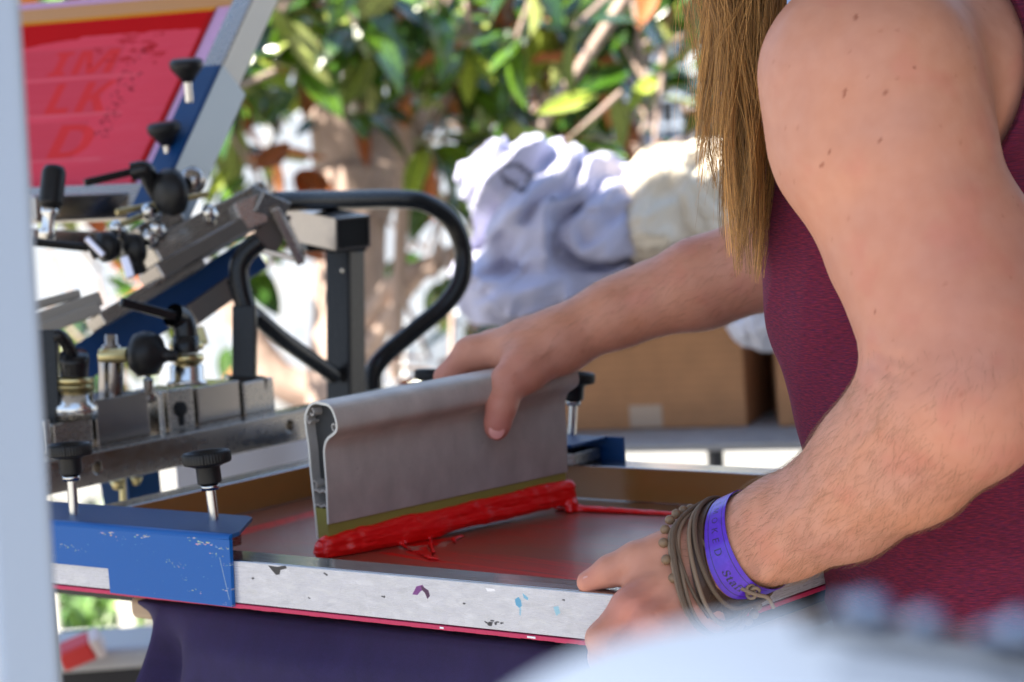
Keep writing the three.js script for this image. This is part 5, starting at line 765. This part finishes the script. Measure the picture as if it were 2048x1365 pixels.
    for (let i = 0; i < 34; i++) { const u = i / 33, x0 = mix(1392, 1580, u) + rr(-10, 10); let x1 = mix(1448, 1516, u) + rr(-16, 12), y1 = mix(420, 530, sstep(0, 0.6, u)) + rr(-110, 20); if (u < 0.2) { y1 = rr(250, 400); x1 = mix(1415, 1465, rnd()); } if (rnd() < 0.2) y1 *= 0.8; locks.push({ x0, x1, y1, d: rr(1.735, 1.83), ph: rr(0, 6.28), am: rr(6, 22), sh: rr(0.6, 1.3) }); }
    const hx = headC; const mk = (x0, x1, y1, d, sp, ph, am, n, r0, loose, shade = 1) => { for (let k = 0; k < n; k++) {
      const ox = rr(-1, 1) * sp, od = rr(-1, 1) * 0.012, e = 20 - 230 * Math.pow(rnd(), 1.7) - (loose ? rr(0, 180) : 0), pts = [], w1 = rr(-1, 1), fr = rr(0.6, 1.5), cl = rr(0.25, 0.7);
      const root = hx.clone().add(V(rr(-0.07, 0.05), rr(0.02, 0.11), rr(-0.02, 0.09))), yE = Math.max(120, y1 + e), f = loose ? rr(-34, 30) : 0;
      pts.push(root); for (let s = 0; s <= 15; s++) { const t = s / 15, y = mix(-230, yE, t), x = mix(x0, x1, Math.pow(t, 1.15)) + ox * (1 - t * cl) + am * 1.7 * Math.sin(ph + t * 6.2) * t * (1.15 - 0.4 * t) + w1 * 5 * Math.sin(fr * t * 7 + ph) * t + f * t * t + (loose ? 10 * fbm(t * 3, k * 7.3, ph, 2) * t * 2 : 0); pts.push(A(x, y, d + od * (1 - 0.4 * t))); }
      const v = rnd(), c0 = [0.36, 0.155, 0.042], c1 = [0.74, 0.39, 0.12], b = (0.45 + 0.8 * rnd()) * shade, s0 = c0.map((c) => c * b), s1 = c1.map((c) => c * b * (v < 0.25 ? 0.6 : 1)); strand(pts, r0, r0 * 0.3, s0, s1); } };
    for (const l of locks) mk(l.x0, l.x1, l.y1, l.d, 13, l.ph, l.am, 62, 0.00032, false, l.sh);
    for (let i = 0; i < 150; i++) mk(rr(1380, 1600), rr(1420, 1530), rr(200, 560), rr(1.72, 1.84), 20, rr(0, 6), rr(6, 18), 2, 0.00018, true);
    for (let i = 0; i < 60; i++) mk(rr(1340, 1410), rr(1370, 1450), rr(120, 440), rr(1.73, 1.82), 24, rr(0, 6), rr(6, 18), 2, 0.00016, true);
    const hg = new THREE.BufferGeometry(); hg.setAttribute('position', new THREE.Float32BufferAttribute(pos, 3)); hg.setAttribute('normal', new THREE.Float32BufferAttribute(nor, 3)); hg.setAttribute('color', new THREE.Float32BufferAttribute(col, 3)); hg.setIndex(idx);
    part('hair', hg, std(C(1, 1, 1), 0.32, 0, { vertexColors: true, specularIntensity: 0.9 }), person, 'long light brown hair falling past the shoulder');
    const cap = meshField((p) => { hq.copy(p).applyMatrix4(hR); return Math.max(ell(hq, 0, 0.035, 0.018, 0.084, 0.102, 0.102), -(hq.z + 0.055 + (hq.y < -0.02 ? -0.05 : 0)), -0.06 - hq.y) + 0.002 * N3(hq.x * 90, hq.y * 14, hq.z * 90); }, headC.clone().addScalar(-0.16), headC.clone().addScalar(0.16), 0.006);
    part('hair_crown', cap, std(C(0.2, 0.09, 0.035), 0.5), person);
  }
  // ---- fine hair on both forearms
  {
    const P = g.attributes.position, Q = g.attributes.normal, pos = [], idx = [], ro = person.position, p = V(0, 0, 0), n = V(0, 0, 0), dir = V(0, 0, 0), tmp = V(0, 0, 0);
    const seg = (c) => c.map((j) => j.p); const LF = seg(foreL), RF = seg(foreR);
    const near = (p, c) => { let b = 9, d = null; for (let i = 0; i < c.length - 1; i++) { const ab = c[i + 1].clone().sub(c[i]), t = clamp(p.clone().sub(c[i]).dot(ab) / ab.lengthSq()), q = c[i].clone().addScaledVector(ab, t), e = q.distanceTo(p); if (e < b) { b = e; d = ab.normalize(); } } return [b, d]; };
    const hair = (root, d, nrm, len, r) => { const b0 = pos.length / 3; for (let i = 0; i < 4; i++) { const t = i / 3; tmp.copy(root).addScaledVector(d, len * t).addScaledVector(nrm, len * (0.45 * t - 0.32 * t * t)); const w = r * (1 - 0.75 * t), sx = nrm.clone().cross(d).normalize(); for (const [a, b] of [[1, 0], [-0.5, 0.87], [-0.5, -0.87]]) pos.push(tmp.x + (sx.x * a + nrm.x * b) * w, tmp.y + (sx.y * a + nrm.y * b) * w, tmp.z + (sx.z * a + nrm.z * b) * w); }
      for (let i = 0; i < 3; i++) for (let s = 0; s < 3; s++) { const a = b0 + i * 3 + s, b = b0 + i * 3 + (s + 1) % 3; idx.push(a, b, a + 3, b, b + 3, a + 3); } };
    const upper = armL.map((j) => j.p);
    for (let i = 0; i < P.count; i++) {
      p.fromBufferAttribute(P, i).add(ro); if (p.y > 1.16) continue; n.fromBufferAttribute(Q, i);
      const [a, da] = near(p, LF), [b, db] = near(p, RF); let d = null, dens = 0, len = 0.012;
      if (a < 0.06 && a < b) { d = da; const t = p.clone().sub(LF[0]).dot(LF[4].clone().sub(LF[0])) / LF[4].distanceToSquared(LF[0]); dens = t > 1.02 ? 0.02 : t < 0 ? 0.08 : 0.34; if (t > 1.3) continue; } else if (b < 0.05) { d = db; dens = 0.16; } else { const [c, dc] = near(p, upper); if (c < 0.075 && p.y < 1.12) { d = dc; dens = 0.05; len = 0.008; } }
      if (!d || rnd() > dens) continue;
      dir.copy(d).multiplyScalar(0.8).add(V(rr(-0.5, 0.5), rr(-0.75, 0.15), rr(-0.4, 0.4))).addScaledVector(n, 0); dir.addScaledVector(n, -dir.dot(n)).normalize();
      hair(p.clone(), dir.clone(), n.clone(), len * rr(0.5, 1.2), 0.000065);
    }
    const hg = new THREE.BufferGeometry(); hg.setAttribute('position', new THREE.Float32BufferAttribute(pos, 3)); hg.setIndex(idx); hg.computeVertexNormals();
    part('arm_hair', hg, std(C(0.26, 0.15, 0.065), 0.5), person).userData.kind = 'stuff';
  }
  // ---- things round the left wrist: each loop lies on the skin
  const skinF = (p) => { const a = armLf(p), d = p.distanceTo(bHL.c) - bHL.r; return d > 0.03 ? a : smin(a, handLf(p), 0.012); };
  const loop = (at, lean, lift, n = 96) => { // points round the forearm, lean tilts the ring
    const ctr = at.clone(), t = wristDir.clone(), e = toEye(ctr), y = e.clone().addScaledVector(t, -e.dot(t)).normalize(), x = y.clone().cross(t).normalize(), out = [], dirs = [], rs = [];
    for (let i = 0; i < n; i++) { const a = (i / n) * Math.PI * 2, dv = y.clone().multiplyScalar(Math.cos(a)).addScaledVector(x, Math.sin(a)).addScaledVector(t, lean[0] * Math.cos(a) + lean[1] * Math.sin(a)).normalize(); let r = 0.075; const q = V(0, 0, 0); for (let k = 0; k < 40; k++) { q.copy(ctr).addScaledVector(dv, r); const d = skinF(q) - lift; r -= d * 0.9; if (Math.abs(d) < 1e-5) break; } dirs.push(dv); rs.push(r); }
    for (let i = 0; i < n; i++) { let s = 0, w = 0; for (let k = -6; k <= 6; k++) { const g2 = 7 - Math.abs(k); s += g2 * rs[(i + k + n) % n]; w += g2; } out.push(ctr.clone().addScaledVector(dirs[i], s / w + 0.0004)); }
    return out;
  };
  const closed = (pts, r, rad = 8) => new THREE.TubeGeometry(new THREE.CatmullRomCurve3(pts, true), pts.length * 2, r, rad, true);
  const ribbon = (pa, pb, th) => { const n = pa.length, pos = [], uv = [], idx = []; for (let i = 0; i <= n; i++) { const a = pa[i % n], b = pb[i % n], c = a.clone().add(b).multiplyScalar(0.5), ctr = wc, nr = c.clone().sub(ctr); nr.addScaledVector(wristDir, -nr.dot(wristDir)).normalize(); for (const [q, s, v] of [[a, 0, 0], [b, 0, 1], [b, -1, 1], [a, -1, 0]]) { pos.push(q.x + nr.x * th * (s + 1), q.y + nr.y * th * (s + 1), q.z + nr.z * th * (s + 1)); uv.push(i / n, v); } } for (let i = 0; i < n; i++) for (let s = 0; s < 4; s++) { const a = i * 4 + s, b = i * 4 + (s + 1) % 4; idx.push(a, b, a + 4, b, b + 4, a + 4); } const gg = new THREE.BufferGeometry(); gg.setAttribute('position', new THREE.Float32BufferAttribute(pos, 3)); gg.setAttribute('uv', new THREE.Float32BufferAttribute(uv, 2)); gg.setIndex(idx); return toCreasedNormals(gg, 0.6); };
  const along = (s) => foreL[4].p.clone().addScaledVector(wristDir, s), wc = foreL[4].p.clone();
  const bandT = canvasTex(2048, 160, (c, w, h) => {
    c.fillStyle = 'rgb(90,42,198)'; c.fillRect(0, 0, w, h); for (let i = 0; i < 500; i++) { c.fillStyle = `rgba(${rnd() < 0.5 ? '112,66,225' : '70,30,170'},${rr(0.05, 0.2)})`; c.beginPath(); c.ellipse(rr(0, w), rr(0, h), rr(5, 40), rr(2, 12), rr(-1, 1), 0, 7); c.fill(); }
    c.fillStyle = 'rgb(40,24,70)'; c.fillRect(0, 24, w, 4); c.fillRect(0, h - 30, w, 4);
    const put = (s, x, f, sp) => { c.save(); c.translate(x, h / 2 + 24); c.font = f; let k = 0; for (const ch of s) { c.fillText(ch, k, 0); k += c.measureText(ch).width + sp; } c.restore(); };
    c.fillStyle = 'rgb(34,22,60)'; BAND(c, put, w, h);
  });
  function BAND(c, put, w) { put('SMOKED', w * BX0, '62px sans-serif', 26); put('Staff', w * BX1, 'italic bold 58px serif', 2); }
  const bA = loop(along(-0.0045), [0, 0], 0.0016), bB = loop(along(-0.0178), [0, 0], 0.0014);
  part('wristband', ribbon(bA, bB, 0.0005), std(C(1, 1, 1), 0.35, 0, { map: bandT, clearcoat: 0.5, clearcoatRoughness: 0.3 }), person, 'purple printed paper wristband');
  const lea = std(C(0.075, 0.040, 0.026), 0.5), lea2 = std(C(0.24, 0.165, 0.11), 0.75), cord = std(C(0.13, 0.085, 0.055), 0.8), tan = std(C(0.22, 0.14, 0.08), 0.5);
  part('leather_bracelet', ribbon(loop(along(0.004), [0.0, 0.0], 0.0008), loop(along(-0.0035), [0, 0], 0.0008), 0.0018), lea, person, 'dark brown flat leather bracelet');
  const br = part('cord_bracelet', mg([closed(loop(along(0.0066), [0.03, -0.06], 0.0024), 0.0015), closed(loop(along(0.0088), [0.05, -0.12], 0.0020), 0.0015), closed(loop(along(0.0045), [-0.05, -0.02], 0.0036), 0.0015)]), lea2, person, 'thin grey brown cord bracelets');
  part('cord_bracelet', mg([closed(loop(along(0.003), [0.1, -0.12], 0.0042), 0.0016), closed(loop(along(0.0005), [-0.06, -0.06], 0.0044), 0.0016), closed(loop(along(0.0055), [0.02, -0.16], 0.0034), 0.0012)]), cord, person, 'thin grey brown cord bracelets');
  { const ring = loop(along(0.0125), [0.03, -0.14], 0.0024, 30), beads = ring.map((q) => new THREE.SphereGeometry(0.0034, 12, 9).translate(q.x, q.y, q.z)); part('bead_bracelet', mg(beads), tan, person, 'bracelet of small tan wooden beads'); }
  { // knots and loose ends below the wrist
    const k = A(1432, 1142, 1.708), k2 = A(1470, 1170, 1.706), k3 = A(1505, 1184, 1.706);
    part('cord_knot', mg([tube([[1418, 1098, 1.71], [1436, 1112, 1.704], k, [1425, 1165, 1.703], [1421, 1190, 1.703], [1423, 1214, 1.704]], 0.0013, 30, 8), tube([[1392, 1062, 1.716], [1402, 1078, 1.710], [1412, 1096, 1.706], [1424, 1118, 1.704], [1430, 1136, 1.704]], 0.0014, 26, 8), tube([[1436, 1122, 1.703], [1446, 1160, 1.702], k2, [1462, 1184, 1.704]], 0.0017, 26, 8), new THREE.SphereGeometry(0.0034, 14, 10).translate(k.x, k.y, k.z)]), cord, person);
    part('cord_knot', mg([tube([k2, [1488, 1180, 1.705], [1512, 1190, 1.704], [1535, 1196, 1.706], [1548, 1216, 1.71]], 0.0014, 30, 8), new THREE.TorusKnotGeometry(0.0032, 0.0013, 40, 6, 2, 3).translate(k2.x, k2.y, k2.z), new THREE.TorusKnotGeometry(0.003, 0.0013, 40, 6, 2, 3).translate(k3.x, k3.y, k3.z)]), lea2, person);
  } void br;
}
// ---------------------------------------------------------------- draw
renderer.setSize(1024, 682);
renderer.render(scene, camera);
